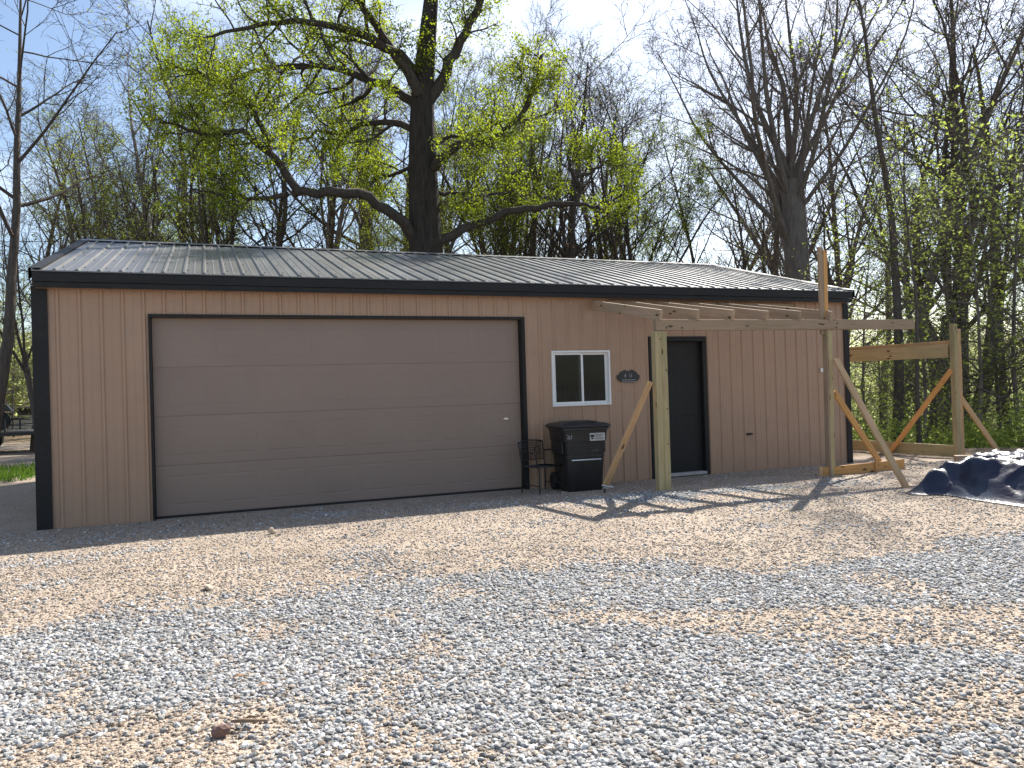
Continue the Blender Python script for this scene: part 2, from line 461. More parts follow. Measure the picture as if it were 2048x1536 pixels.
def ground_mat():
    m, n, o = newmat('ground_surface'); L = n.links.new
    b = N(n, 'ShaderNodeBsdfPrincipled', Roughness=.9); b.inputs['Specular IOR Level'].default_value = .2
    tc = N(n, 'ShaderNodeTexCoord'); P = tc.outputs['Object']
    ag = N(n, 'ShaderNodeAttribute', attribute_name='grey'); al = N(n, 'ShaderNodeAttribute', attribute_name='litter')
    v1 = N(n, 'ShaderNodeTexVoronoi', Scale=52); L(P, v1.inputs['Vector'])
    v2 = N(n, 'ShaderNodeTexVoronoi', Scale=110); L(P, v2.inputs['Vector'])
    nL = N(n, 'ShaderNodeTexNoise', Scale=1.1, Detail=6, Roughness=.65); L(P, nL.inputs['Vector'])
    sx = N(n, 'ShaderNodeSeparateColor'); L(v1.outputs['Color'], sx.inputs[0])
    s2 = N(n, 'ShaderNodeSeparateColor'); L(v2.outputs['Color'], s2.inputs[0])
    rg = ramp(n, [(0, (.15, .149, .146)), (.5, (.26, .258, .253)), (1, (.40, .396, .39))]); L(sx.outputs[0], rg.inputs['Fac'])
    rt = ramp(n, [(0, (.20, .15, .11)), (.5, (.375, .312, .248)), (1, (.51, .43, .352))]); L(s2.outputs[0], rt.inputs['Fac'])
    rd = ramp(n, [(.3, (.80, .78, .76)), (.7, (1.12, 1.1, 1.08))]); L(nL.outputs['Fac'], rd.inputs['Fac'])
    # per-cell decision so the patch edge is made of single stones
    ct = N(n, 'ShaderNodeMath', operation='ADD'); L(ag.outputs['Fac'], ct.inputs[0])
    c2 = N(n, 'ShaderNodeMath', operation='MULTIPLY_ADD'); L(sx.outputs[1], c2.inputs[0]); c2.inputs[1].default_value = .5; c2.inputs[2].default_value = -.25
    L(c2.outputs[0], ct.inputs[1])
    rs = ramp(n, [(.42, (0,0,0)), (.58, (1,1,1))]); L(ct.outputs[0], rs.inputs['Fac'])
    mg = N(n, 'ShaderNodeMix', data_type='RGBA'); L(rs.outputs[0], mg.inputs['Factor']); L(rt.outputs[0], mg.inputs['A']); L(rg.outputs[0], mg.inputs['B'])
    mm = N(n, 'ShaderNodeMix', data_type='RGBA', blend_type='MULTIPLY', Factor=1); L(mg.outputs['Result'], mm.inputs['A']); L(rd.outputs[0], mm.inputs['B'])
    # rust coloured stains
    ns = N(n, 'ShaderNodeTexNoise', Scale=.9, Detail=5, Roughness=.7); L(P, ns.inputs['Vector'])
    r3 = ramp(n, [(.64, (0,0,0)), (.76, (.55,)*3)]); L(ns.outputs['Fac'], r3.inputs['Fac'])
    mr = N(n, 'ShaderNodeMix', data_type='RGBA'); L(r3.outputs[0], mr.inputs['Factor']); L(mm.outputs['Result'], mr.inputs['A']); mr.inputs['B'].default_value = (.40, .26, .12, 1)
    # forest floor
    v3 = N(n, 'ShaderNodeTexVoronoi', Scale=16); L(P, v3.inputs['Vector']); s3 = N(n, 'ShaderNodeSeparateColor'); L(v3.outputs['Color'], s3.inputs[0])
    rl = ramp(n, [(0, (.06, .045, .03)), (.45, (.15, .105, .07)), (.8, (.24, .17, .11)), (1, (.09, .11, .03))]); L(s3.outputs[0], rl.inputs['Fac'])
    ml = N(n, 'ShaderNodeMix', data_type='RGBA'); L(al.outputs['Fac'], ml.inputs['Factor']); L(mr.outputs['Result'], ml.inputs['A']); L(rl.outputs[0], ml.inputs['B'])
    L(ml.outputs['Result'], b.inputs['Base Color'])
    b1 = N(n, 'ShaderNodeBump', Strength=.9, Distance=.012, invert=True); L(v1.outputs['Distance'], b1.inputs['Height'])
    b2 = N(n, 'ShaderNodeBump', Strength=.8, Distance=.006, invert=True); L(v2.outputs['Distance'], b2.inputs['Height']); L(b1.outputs[0], b2.inputs['Normal'])
    L(b2.outputs[0], b.inputs['Normal']); L(b.outputs[0], o.inputs['Surface']); return m
MT['ground'] = ground_mat()

# ------------------------------------------------------------------ the ground sheet
def axis(lo, a, b, hi, fine):
    core = np.arange(a, b+1e-6, fine)
    g = [core]
    s = fine; x = b; r = []
    while x < hi: s *= 1.14; x += s; r.append(min(x, hi))
    s = fine; x = a; l = []
    while x > lo: s *= 1.14; x -= s; l.append(max(x, lo))
    return np.unique(np.concatenate([l[::-1], core, r]))
gx = axis(-900, -5, 12, 900, .085); gy = axis(-500, -9.4, 0.5, 1200, .085)
X, Y = np.meshgrid(gx, gy, indexing='xy')
Z = ground_z(X, Y)
ny, nx = X.shape
I = np.arange(nx*ny).reshape(ny, nx)
F = np.stack([I[:-1,:-1].ravel(), I[:-1,1:].ravel(), I[1:,1:].ravel(), I[1:,:-1].ravel()], 1)
me = fast_mesh('ground', np.stack([X.ravel(), Y.ravel(), Z.ravel()], 1), F, True)
a = me.attributes.new('grey', 'FLOAT', 'POINT'); a.data.foreach_set('value', grey_mask(X.ravel(), Y.ravel()).astype(np.float32))
def litter(x, y):
    n = (fbm(x*.8, y*.8)-.5)*2.2
    l = sstep(9.6, 11.4, .8*x + .6*y + n*.6)*sstep(7, 9, x)
    l = np.maximum(l, sstep(22, 27, y+n)*sstep(14, 6, x))
    l = np.maximum(l, sstep(6.5, 8.5, y+n)*sstep(-1, 1.5, x))
    l = np.maximum(l, sstep(-7.5, -10, x + n)*sstep(12, 8, y))
    return l
a = me.attributes.new('litter', 'FLOAT', 'POINT'); a.data.foreach_set('value', litter(X.ravel(), Y.ravel()).astype(np.float32))
tag(link('ground', me, MT['ground']), kind='structure')

# ------------------------------------------------------------------ the barn
X0, X1, Y1 = -1.22, 11.10, 7.60          # wall extents
ZB, ZT = -.09, 2.80
GX0, GX1, GZT = 0.0, 4.885, 2.43         # garage door opening
WX0, WX1, WZ0, WZ1 = 5.37, 6.325, 1.15, 1.955
DX0, DX1, DZT = 7.06, 8.085, 2.15
barn = empty('garage_building', (X0, 0, -.05), 'tan metal pole barn garage with a dark ribbed metal roof', 'building')

def ribbed_panel(x0, x1, holes, y=0, z0=ZB, z1=ZT, rib=.019, flip=1):
    """one metal wall sheet with ribs every 9 inches, openings left out; returns MB"""
    prof = []
    pitch = .2286
    k = 0
    xs = [x0]
    while x0 + k*pitch < x1 - 1e-4:
        c = x0 + k*pitch + .0
        prof += [(c, 1), (c+.012, 1), (c+.026, 0), (c+.100, 0), (c+.106, .22), (c+.118, .22), (c+.124, 0), (c+.203, 0), (c+.2165, 1)]
        k += 1
    prof.append((x1, 1))
    prof = [p for p in prof if p[0] <= x1 + 1e-6]
    px = [p[0] for p in prof]; ph = [p[1] for p in prof]
    cuts = set(px)
    for h in holes:
        for q in h[:2]:
            if x0 < q < x1: cuts.add(q)
    cs = sorted(cuts)
    mb = MB()
    for a, b in zip(cs[:-1], cs[1:]):
        if b - a < 1e-5: continue
        ha, hb = np.interp(a, px, ph)*rib, np.interp(b, px, ph)*rib
        spans = [(z0, z1)]
        m = (a+b)/2
        for (hx0, hx1, hz0, hz1) in holes:
            if hx0 < m < hx1:
                ns = []
                for s in spans:
                    if hz0 > s[0]: ns.append((s[0], min(s[1], hz0)))
                    if hz1 < s[1]: ns.append((max(s[0], hz1), s[1]))
                spans = [s for s in ns if s[1]-s[0] > 1e-4]
        for s in spans:
            mb.add([(a, y-ha*flip, s[0]), (b, y-hb*flip, s[0]), (b, y-hb*flip, s[1]), (a, y-ha*flip, s[1])], [[0,1,2,3]])
    return mb
holes = [(GX0, GX1, -1, GZT), (WX0, WX1, WZ0, WZ1), (DX0, DX1, -1, DZT)]
x = X0
while x < X1 - .05:
    x2 = min(x+.9144, X1)
    ribbed_panel(x, x2, holes).build('wall_panel', MT['siding'], barn)
    x = x2
# side and rear walls, plain sheets with the same ribs
def side_wall(xp, sgn):
    mb = MB(); s = 9*.2286/9
    n = int(Y1/.2286)
    ys = [i*Y1/n for i in range(n+1)]
    for a_, b_ in zip(ys[:-1], ys[1:]):
        def top(q): return 2.98 + (min(q, Y1-q))*.278 - .06
        r = .019*sgn
        mb.add([(xp+r, a_, ZB), (xp, a_+.03, ZB), (xp, b_-.03, ZB), (xp+r, b_, ZB), (xp+r, a_, top(a_)), (xp, a_+.03, top(a_+.03)), (xp, b_-.03, top(b_-.03)), (xp+r, b_, top(b_))],
               [[0,1,5,4],[1,2,6,5],[2,3,7,6]])
    mb.build('end_wall', MT['siding'], barn)
side_wall(X0, -1); side_wall(X1, 1)
ribbed_panel(X0, X1, [], y=Y1, flip=-1).build('rear_wall', MT['siding'], barn)
# inner shell keeps the inside dark
mb = MB(); mb.box(X0+.06, X1-.06, .35, Y1-.06, ZB, ZB+.05); mb.build('floor_slab', MT['concrete'], barn)
# interior back surfaces seen through the window
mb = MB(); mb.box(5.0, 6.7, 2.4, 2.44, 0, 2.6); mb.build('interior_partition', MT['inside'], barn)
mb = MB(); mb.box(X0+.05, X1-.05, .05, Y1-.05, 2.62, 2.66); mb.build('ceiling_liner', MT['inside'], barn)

# corner trims
for xx, wv in ((X0, .165), (X1, .115)):
    s = 1 if xx == X0 else -1
    mb = MB()
    a_, b_ = sorted((xx - s*.03, xx + s*(wv-.03)))
    mb.box(a_, b_, -.03, -.0215, ZB-.02, ZT-.02)
    a_, b_ = sorted((xx - s*.03, xx - s*.0215))
    mb.box(a_, b_, -.0212, .14, ZB-.02, ZT-.02)
    mb.build('corner_trim', MT['trim'], barn, bevel=.002)
# eave: overhanging soffit, frieze band, fascia and drip trim
EY = -.20
mb = MB(); mb.box(X0+.03, X1-.03, EY+.05, -.0215, 2.752, 2.762); mb.build('soffit', MT['siding'], barn)
mb = MB(); mb.box(X0+.02, X1-.02, EY+.022, EY+.048, 2.746, 2.812); mb.build('eave_trim', MT['trim'], barn, bevel=.003)
mb = MB(); mb.box(X0+.012, X1-.02, EY+.010, EY+.06, 2.820, 2.924); mb.build('fascia', MT['trim'], barn, bevel=.004)
mb = MB(); mb.box(X0+.015, X1-.02, EY+.004, EY+.0095, 2.814, 2.842); mb.build('drip_edge', MT['trim'], barn)
# roof
SL = .278
RY = Y1/2 + .0
def roof_pt(x, y, h=0): return (x, y, 2.942 + (y-EY)*SL + h) if y <= RY else (x, y, 2.942 + (RY-EY)*SL - (y-RY)*SL + h)
RX0, RX1 = X0+.01, X1-.015
def roof_panel(x0, x1, ya, yb):
    pitch = .2286; prof = []
    k = 0
    while x0 + k*pitch < x1 - .02:
        c = x0 + k*pitch
        prof += [(c, 1), (c+.010, 1), (c+.024, 0), (c+.098, 0), (c+.104, .2), (c+.116, .2), (c+.122, 0), (c+.2046, 0), (c+.2186, 1)]
        k += 1
    prof = [p for p in prof if p[0] < x1 - .002] + [(x1, 1)]
    vs = []; fs = []
    NS = 5
    ph = random.uniform(0, 6)
    for j in range(NS+1):
        y = ya + (yb-ya)*j/NS
        for (xx, h) in prof:
            dz = .0012*math.sin(xx*31+y*2+ph)                     # slight oil canning
            vs.append(roof_pt(xx, y, h*.022 + (dz if h == 0 else 0)))
    n = len(prof)
    for j in range(NS):
        for i in range(n-1): fs.append([j*n+i, j*n+i+1, (j+1)*n+i+1, (j+1)*n+i])
    # turned-down front lip so the sheet has an edge
    mb = MB(); mb.add(vs, fs)
    e = [v for v in vs[:n]]
    mb.add(e + [(v[0], v[1], 2.928) for v in e], [[i, i+1, n+i+1, n+i] for i in range(n-1)])
    return mb
x = RX0
while x < RX1 - .05:
    x2 = min(x+.9144, RX1)
    roof_panel(x, x2, EY, RY).build('roof_panel', MT['roof'], barn)
    mb = roof_panel(x, x2, Y1+.33, RY)
    mb.build('roof_panel', MT['roof'], barn)
    x = x2
zr = 2.942 + (RY-EY)*SL
mb = MB()
mb.prism([(RY-.17, zr-.17*SL+.026), (RY, zr+.03), (RY+.17, zr-.17*SL+.026), (RY+.17, zr-.17*SL+.022), (RY, zr+.025), (RY-.17, zr-.17*SL+.022)], 0, RX0-.01, RX1+.01)
mb.build('ridge_cap', MT['roof'], barn)
for xx, s in ((RX0, -1), (RX1, 1)):
    mb = MB()
    for ya, yb in ((EY-.005, RY), (RY, Y1+.335)):
        pa, pb = roof_pt(xx, ya), roof_pt(xx, yb)
        x_in, x_out = xx - s*.10, xx + s*.028
        vs = []
        for p in (pa, pb):
            vs += [(x_in, p[1], p[2]+.026), (x_out, p[1], p[2]+.026), (x_out, p[1], p[2]-.11), (x_out-s*.006, p[1], p[2]-.11), (x_out-s*.006, p[1], p[2]+.020), (x_in, p[1], p[2]+.020)]
        mb.add(vs, [[i, (i+1) % 6, 6+(i+1) % 6, 6+i] for i in range(6)] + [[0,1,2,3,4,5], [6,7,8,9,10,11]])
    mb.build('rake_trim', MT['trim'], barn)
# roof screws along the ribs
mb = MB()
for k in range(int((RX1-RX0)/.2286)):
    for yy in (.12, .95, 1.8, 2.65, 3.4):
        p = roof_pt(RX0 + k*.2286 + .045, yy); mb.box(p[0]-.006, p[0]+.006, yy-.006, yy+.006, p[2]+.001, p[2]+.008)
o = mb.build('roof_screws', MT['trim'], barn); o['kind'] = 'stuff'
mb = MB()
for k in range(int((X1-X0)/.2286)):
    xx = X0 + k*.2286 + .055
    for zz in (.12, .85, 1.62, 2.36):
        if any(h[0]-.02 < xx < h[1]+.02 and h[2] < zz < h[3] for h in holes): continue
        mb.box(xx-.005, xx+.005, -.005, .002, zz-.005, zz+.005)
o = mb.build('wall_screws', MT['siding'], barn); o['kind'] = 'stuff'

# garage door
gd = MB()
JD = .14
jam = MB()
jam.box(GX0-.03, GX0, -.032, JD, ZB, GZT+.0); jam.box(GX1, GX1+.055, -.032, JD, ZB, GZT+.0)
jam.box(GX0-.03, GX1+.055, -.032, JD, GZT+.002, GZT+.035)
jam.build('door_jamb', MT['trim'], barn, bevel=.002)
door = bpy.data.objects.new('garage_door', None); COL.objects.link(door); door.parent = barn; door.location = Vector((GX0, JD-.05, 0)) - Vector(barn.location)
nsec = 4
hsec = (GZT + .022)/nsec
def door_section(z0, z1):
    """one sectional panel, 8 raised embossed fields"""
    mb = MB()
    x0, x1, y = GX0+.004, GX1-.004, JD-.05
    z0 += .0008; z1 -= .0008
    # bevelled top/bottom lips
    nf = 8; m = .085; wd = (x1-x0-m*2)/nf
    xs = [x0]; 
    fields = []
    for i in range(nf):
        a_ = x0+m+i*wd+.055; b_ = x0+m+(i+1)*wd-.055
        fields.append((a_, b_))
    za, zb = z0+.12, z1-.12
    d1, d2 = .0018, .022
    zc = [z0, z0+.012, za, zb, z1-.012, z1]
    xe = [x0]
    for a_, b_ in fields: xe += [a_, b_]
    xe.append(x1)
    def q(xa, xb, zl, zh, ya=y, yb=y): mb.add([(xa, ya, zl), (xb, ya, zl), (xb, yb, zh), (xa, yb, zh)], [[0,1,2,3]])
    q(x0, x1, z0, z0+.012, y+.0022, y); q(x0, x1, z1-.012, z1, y, y+.0022)
    q(x0, x1, z0+.012, za); q(x0, x1, zb, z1-.012)
    for i in range(0, len(xe)-1, 2): q(xe[i], xe[i+1], za, zb)
    for a_, b_ in fields:
        # groove then raised field
        r0 = [(a_, y, za), (b_, y, za), (b_, y, zb), (a_, y, zb)]
        g = .012
        r1 = [(a_+g, y+d1, za+g), (b_-g, y+d1, za+g), (b_-g, y+d1, zb-g), (a_+g, y+d1, zb-g)]
        g = .03
        r2 = [(a_+g, y-.0005, za+g), (b_-g, y-.0005, za+g), (b_-g, y-.0005, zb-g), (a_+g, y-.0005, zb-g)]
        mb.add(r0+r1+r2, [[0,1,5,4],[1,2,6,5],[2,3,7,6],[3,0,4,7],[4,5,9,8],[5,6,10,9],[6,7,11,10],[7,4,8,11],[8,9,10,11]])
    q(x0, x1, z0, z0, y+.0022, y+.05); q(x0, x1, z1, z1, y+.0022, y+.05)
    return mb
for k in range(nsec):
    door_section(-.022 + k*hsec, -.022 + (k+1)*hsec).build('door_section', MT['door_panel'], door)
mb = MB(); mb.box(GX0+.003, GX1-.003, JD-.054, JD-.01, -.050, -.0225); mb.build('bottom_seal', MT['rubber'], door, bevel=.004)
mb = MB(); mb.tube([(4.64, JD-.052, .99), (4.64, JD-.075, .99)], .018, 10); mb.box(4.60, 4.68, JD-.078, JD-.070, .983, .997); mb.build('lock_handle', MT['steel'], door)
# concrete sill under the door
mb = MB(); mb.box(GX0+.001, GX1-.001, -.10, JD+.3, -.16, -.052); mb.build('door_sill', MT['concrete'], barn, bevel=.006)

# window
win = bpy.data.objects.new('window', None); COL.objects.link(win); win.parent = barn; win.location = Vector((WX0, 0, WZ0)) - Vector(barn.location)
def ring(mb, x0, x1, z0, z1, wd, y0, y1):
    mb.box(x0, x0+wd, y0, y1, z0, z1); mb.box(x1-wd, x1, y0, y1, z0, z1)
    mb.box(x0+wd, x1-wd, y0, y1, z0, z0+wd); mb.box(x0+wd, x1-wd, y0, y1, z1-wd, z1)
mb = MB(); ring(mb, WX0-.012, WX1+.012, WZ0-.012, WZ1+.012, .028, -.034, .07); mb.build('frame', MT['vinyl'], win, bevel=.002)
xm = (WX0+WX1)/2 + .0
mb = MB(); ring(mb, WX0+.017, xm+.035, WZ0+.017, WZ1-.017, .034, -.012, .022); mb.build('sash', MT['vinyl'], win, bevel=.002)
mb = MB(); ring(mb, xm-.02, WX1-.017, WZ0+.017, WZ1-.017, .034, .026, .060); mb.build('sash', MT['vinyl'], win, bevel=.002)
mb = MB(); mb.box(WX0+.045, xm+.008, .003, .007, WZ0+.045, WZ1-.045); mb.build('pane', MT['glass'], win)
mb = MB(); mb.box(xm+.008, WX1-.045, .041, .045, WZ0+.045, WZ1-.045); mb.build('pane', MT['glass'], win)
mb = MB(); mb.box(xm+.06, xm+.085, .22, .24, WZ0+.18, WZ1-.12); mb.build('pale_inner_strip', MT['vinyl'], win)  # added pale upright strip, standing free behind the right pane

# entry door
ed = bpy.data.objects.new('entry_door', None); COL.objects.link(ed); ed.parent = barn; ed.location = Vector((DX0, 0, 0)) - Vector(barn.location)
mb = MB(); mb.box(DX0-.028, DX0+.055, -.032, .12, ZB, DZT-.055); mb.box(DX1-.055, DX1+.02, -.032, .12, ZB, DZT-.055); mb.box(DX0-.028, DX1+.02, -.032, .12, DZT-.053, DZT+.025)
mb.build('door_frame', MT['trim'], ed, bevel=.003)
dm = MB()
x0, x1, z0, z1, y = DX0+.06, DX1-.06, .012, DZT-.058, .045
zs = [z0, .22, .92, 1.08, z1-.16, z1]; xs = [x0, x0+.13, (x0+x1)/2-.05, (x0+x1)/2+.05, x1-.13, x1]
for i in range(5):
    for j in range(5):
        a_, b_, c_, d_ = xs[i], xs[i+1], zs[j], zs[j+1]
        if i in (1, 3) and j in (1, 3):
            g, h = .02, .045
            dm.add([(a_,y,c_),(b_,y,c_),(b_,y,d_),(a_,y,d_),(a_+g,y+.003,c_+g),(b_-g,y+.003,c_+g),(b_-g,y+.003,d_-g),(a_+g,y+.003,d_-g),
                    (a_+h,y+.001,c_+h),(b_-h,y+.001,c_+h),(b_-h,y+.001,d_-h),(a_+h,y+.001,d_-h)],
                   [[0,1,5,4],[1,2,6,5],[2,3,7,6],[3,0,4,7],[4,5,9,8],[5,6,10,9],[6,7,11,10],[7,4,8,11],[8,9,10,11]])
        else: dm.add([(a_,y,c_),(b_,y,c_),(b_,y,d_),(a_,y,d_)], [[0,1,2,3]])
dm.build('door_leaf', MT['manway'], ed)
mb = MB(); mb.tube([(DX0+.12, .044, .98), (DX0+.12, .0, .98)], .014, 10); mb.tube([(DX0+.12, .004, .98), (DX0+.12, -.02, .98), (DX0+.12, -.035, .98)], [.018, .03, .02], 12); mb.build('door_knob', MT['steel'], ed)
mb = MB(); mb.box(DX0+.056, DX1-.056, -.06, .10, -.035, .010); mb.build('threshold', MT['concrete'], ed, bevel=.004)
# small fittings on the wall
mb = MB(); mb.box(8.86, 8.96, -.05, -.001, .545, .575); mb.tube([(8.90, -.04, .565), (8.90, -.09, .56)], .012, 8); mb.build('hose_tap', MT['iron'], barn, bevel=.003)
mb = MB(); mb.box(10.44, 10.50, -.05, -.0195, 1.55, 1.62); mb.build('wall_hook', MT['steel'], barn, bevel=.004)

# number plaque
pq = empty('address_plaque', (6.65, -.03, 1.56), 'dark slate house number plaque with a humped top on the wall right of the window', 'plaque')
pts = [(-.205, -.02), (-.185, -.06), (-.13, -.095), (-.06, -.105), (.06, -.105), (.13, -.095), (.185, -.06), (.205, -.02), (.20, .02), (.165, .035), (.14, .075), (.10, .10), (.055, .115), (.03, .095), (.0, .085), (-.03, .095), (-.055, .11), (-.10, .10), (-.14, .075), (-.165, .035), (-.20, .02)]
def pq_poly(s, ya, yb): 
    return MB().prism([(6.65+p[0]*s*.97, 1.56+p[1]*s*.9) for p in pts], 1, ya, yb)
pq_poly(1, -.036, -.0195).build('backing', MT['slate'], pq, bevel=.003)
mb = MB()
for z in (-.055, -.085): mb.box(6.65-.12, 6.65+.12, -.039, -.0362, 1.56+z-.004, 1.56+z+.004)
mb.build('raised_line', MT['plaque_text'], pq)
def text_part(txt, size, loc, mat, parent, name='lettering', ext=.001, rot=(math.pi/2, 0, 0)):
    cu = bpy.data.curves.new(name, 'FONT'); cu.body = txt; cu.size = size; cu.extrude = ext; cu.align_x = 'CENTER'; cu.align_y = 'CENTER'
    t = bpy.data.objects.new(name+'_tmp', cu); COL.objects.link(t)
    dg = bpy.context.evaluated_depsgraph_get(); dg.update()
    me = bpy.data.meshes.new_from_object(t.evaluated_get(dg))
    bpy.data.objects.remove(t); bpy.data.curves.remove(cu)
    me.materials.clear()
    o = link(name, me, mat, parent); o.location = Vector(loc) - parent_world(parent); o.rotation_euler = rot
    return o
for ch_, xx in (('4', 6.585), ('1', 6.668), ('1', 6.697)): text_part(ch_, .075, (xx, -.0385, 1.567), MT['plaque_text'], pq, 'digit')

# ------------------------------------------------------------------ porch frame
PY = -1.82
porch = empty('porch_frame', (6.06, PY, .03), 'unfinished lumber porch frame with six rafters over the entry door', 'wooden frame')
board('post', (6.005, PY-.02, -.03), (6.005, PY-.02, 2.10), .088, .10, MT['treated'], porch, up=(1,0,0))
board('post', (6.0945, PY-.02, -.03), (6.0945, PY-.02, 2.10), .088, .10, MT['treated'], porch, up=(1,0,0))
board('beam', (5.99, PY-.045, 2.183), (10.53, PY-.045, 2.208), .146, .038, MT['pine2'], porch)
board('beam', (6.02, PY+.035, 2.188), (9.45, PY+.035, 2.206), .146, .038, MT['pine2'], porch)
for k in range(6):
    rx = 6.05 + k*.566
    board('rafter', (rx, -.045, 2.655), (rx, PY-.10, 2.305+.004*(k % 3)), .138, .038, MT['pine2'], porch)
board('ledger', (6.3, -.042, 2.655), (9.9, -.042, 2.655), .136, .038, MT['pine2'], porch)
board('brace', (5.90, PY-.02, 1.46), (5.42, -1.44, .115), .085, .036, MT['pine'], porch, up=(1, 0, 0))
board('tall_pole', (8.795, PY+.00, 2.06), (8.80, PY+.0, 3.31), .078, .038, MT['pine2'], porch, up=(1,0,0))
board('tall_pole', (8.872, PY+.025, 2.04), (8.882, PY+.012, 3.27), .072, .060, MT['orange_pine'], porch, up=(1,0,0))
board('post', (8.875, PY-.005, -.03), (8.905, PY-.005, 2.125), .08, .06, MT['treated'], porch, up=(1,0,0))
board('post', (8.813, PY-.005, -.03), (8.843, PY-.005, 2.125), .036, .085, MT['pine2'], porch, up=(1,0,0))
mb = MB()
for i in range(9): mb.tube([(8.919, PY+.03, 3.2-.07*i), (8.929, PY+.03, 3.2-.07*i)], .006, 6)
for p in ((6.14, 2.145), (6.38, 2.145), (8.99, 2.155), (9.01, 2.215)): mb.tube([(p[0], PY-.063, p[1]), (p[0], PY-.071, p[1])], .012, 8)
for p in ((6.04, 2.0), (6.11, 1.6), (6.11, 1.1), (6.11, .65)): mb.tube([(p[0], PY-.068, p[1]), (p[0], PY-.077, p[1])], .009, 8)
o = mb.build('bolts', MT['iron'], porch); o['kind'] = 'stuff'
board('brace', (8.90, PY-.125, 1.70), (8.60, -3.32, .03), .085, .038, MT['pine'], porch, up=(1, .2, .6), label='longer raking brace reaching the tarp')
board('brace', (8.95, PY-.02, 1.24), (9.82, PY+.02, .17), .085, .036, MT['orange_pine'], porch, up=(1, 0, .6), label='shorter orange raking brace behind the longer one')
board('base_board', (8.65, PY-.01, .085), (10.22, PY-.05, .115), .165, .038, MT['orange_pine'], porch)
board('stake', (8.63, PY-.046, -.03), (8.63, PY-.046, .19), .05, .03, MT['pine'], porch, up=(1, 0, 0))
board('stake', (9.66, PY-.068, -.03), (9.66, PY-.068, .24), .05, .03, MT['orange_pine'], porch, up=(1, 0, 0))

# steel stake and clamp at the foot of the left brace
st = empty('ground_stake', (5.36, -1.50, .03), 'black steel stake with a bright clamp at the foot of the left porch brace', 'stake')
mb = MB(); mb.tube([(5.345, -1.545, -.06), (5.36, -1.535, .13)], .014, 8); mb.build('rod', MT['iron'], st)
mb = MB(); mb.box(5.33, 5.45, -1.56, -1.545, .095, .13); mb.tube([(5.305, -1.555, .14), (5.40, -1.555, .115)], .014, 8); mb.tube([(5.43, -1.56, .11), (5.48, -1.56, .105)], .010, 8); mb.build('clamp', MT['steel'], st, bevel=.002)

# ------------------------------------------------------------------ lean-to frame beside the barn
lean = empty('lean_to_frame', (12.9, -.66, gz(12.9, -.66)), 'second lumber frame with one tall post standing beyond the right end of the garage', 'wooden frame')
lz = gz(12.9, -.66) - .1
board('post', (12.85, -.70, lz), (12.85, -.70, 2.33), .09, .095, MT['treated'], lean, up=(1,0,0))
board('post', (12.945, -.69, lz), (12.945, -.69, 2.24), .09, .095, MT['pine'], lean, up=(1,0,0))
board('beam', (12.84, -.60, 1.862), (12.84, 3.2, 1.90), .235, .038, MT['treated'], lean)
board('beam', (12.93, -.64, 1.93), (12.93, 3.4, 1.97), .235, .038, MT['pine'], lean)
board('lower_board', (12.88, -.64, .08), (12.86, 3.4, .06), .21, .038, MT['treated'], lean)
board('brace', (12.79, -.68, 1.52), (12.80, .80, -.15), .085, .036, MT['orange_pine'], lean, up=(0, 1, .6))
board('brace', (13.01, -.66, 1.05), (13.95, -.72, gz(13.95, -.72)-.02), .095, .036, MT['pine'], lean, up=(1, 0, .6))

# ------------------------------------------------------------------ trash bin
BX, BY = 5.50, -.52
bg_ = gz(BX, BY)
bin_ = empty('trash_bin', (BX, BY, bg_), 'black wheeled trash bin with a domed lid under the window', 'trash bin', rz=rad(-6))
bin_.scale = (.91, .92, .98)
def rrect(wd, dp, r, n=5):
    P = []
    for cx, cy, a0 in ((wd/2-r, dp/2-r, 0), (-wd/2+r, dp/2-r, 90), (-wd/2+r, -dp/2+r, 180), (wd/2-r, -dp/2+r, 270)):
        for i in range(n+1):
            a_ = rad(a0 + 90*i/n); P.append((cx + r*math.cos(a_), cy + r*math.sin(a_)))
    return P
def loft(secs, name, mat, parent, cap=True):
    """secs: list of (z, poly)"""
    vs = []; fs = []; n = len(secs[0][1])
    for z, P in secs: vs += [(p[0], p[1], z if not callable(z) else z(*p)) for p in P]
    for j in range(len(secs)-1):
        for i in range(n): fs.append([j*n+i, j*n+(i+1) % n, (j+1)*n+(i+1) % n, (j+1)*n+i])
    if cap: fs += [list(reversed(range(n))), [len(vs)-n+i for i in range(n)]]
    me = bpy.data.meshes.new(name); me.from_pydata(vs, [], fs)
    for p in me.polygons: p.use_smooth = len(p.vertices) == 4
    me.set_sharp_from_angle(angle=rad(35))
    return link(name, me, mat, parent)
loft([(0.0, rrect(.54, .56, .06)), (.03, rrect(.57, .60, .07)), (.50, rrect(.625, .66, .07)), (.505, rrect(.645, .68, .07)), (.53, rrect(.645, .68, .07)), (.535, rrect(.63, .665, .07)),
      (.72, rrect(.655, .70, .07)), (.725, rrect(.70, .73, .08)), (.82, rrect(.715, .74, .08)), (.88, rrect(.735, .76, .08)), (.885, rrect(.77, .79, .08)), (.915, rrect(.77, .79, .08)), (.915, rrect(.70, .72, .08)), (.88, rrect(.68, .70, .08))], 'body', MT['black_plastic'], bin_)
def dome(px, py): return .985 - .25*(px*px) - .12*py*py
loft([(.917, rrect(.80, .83, .09)), (.93, rrect(.84, .87, .10)), (.945, rrect(.83, .86, .10)), (.975, rrect(.74, .77, .12)), (.985, rrect(.58, .6, .14)), (1.0, rrect(.50, .50, .14)), (1.005, rrect(.3, .3, .1))], 'lid', MT['black_plastic'], bin_)
def loc_mb(): return MB()
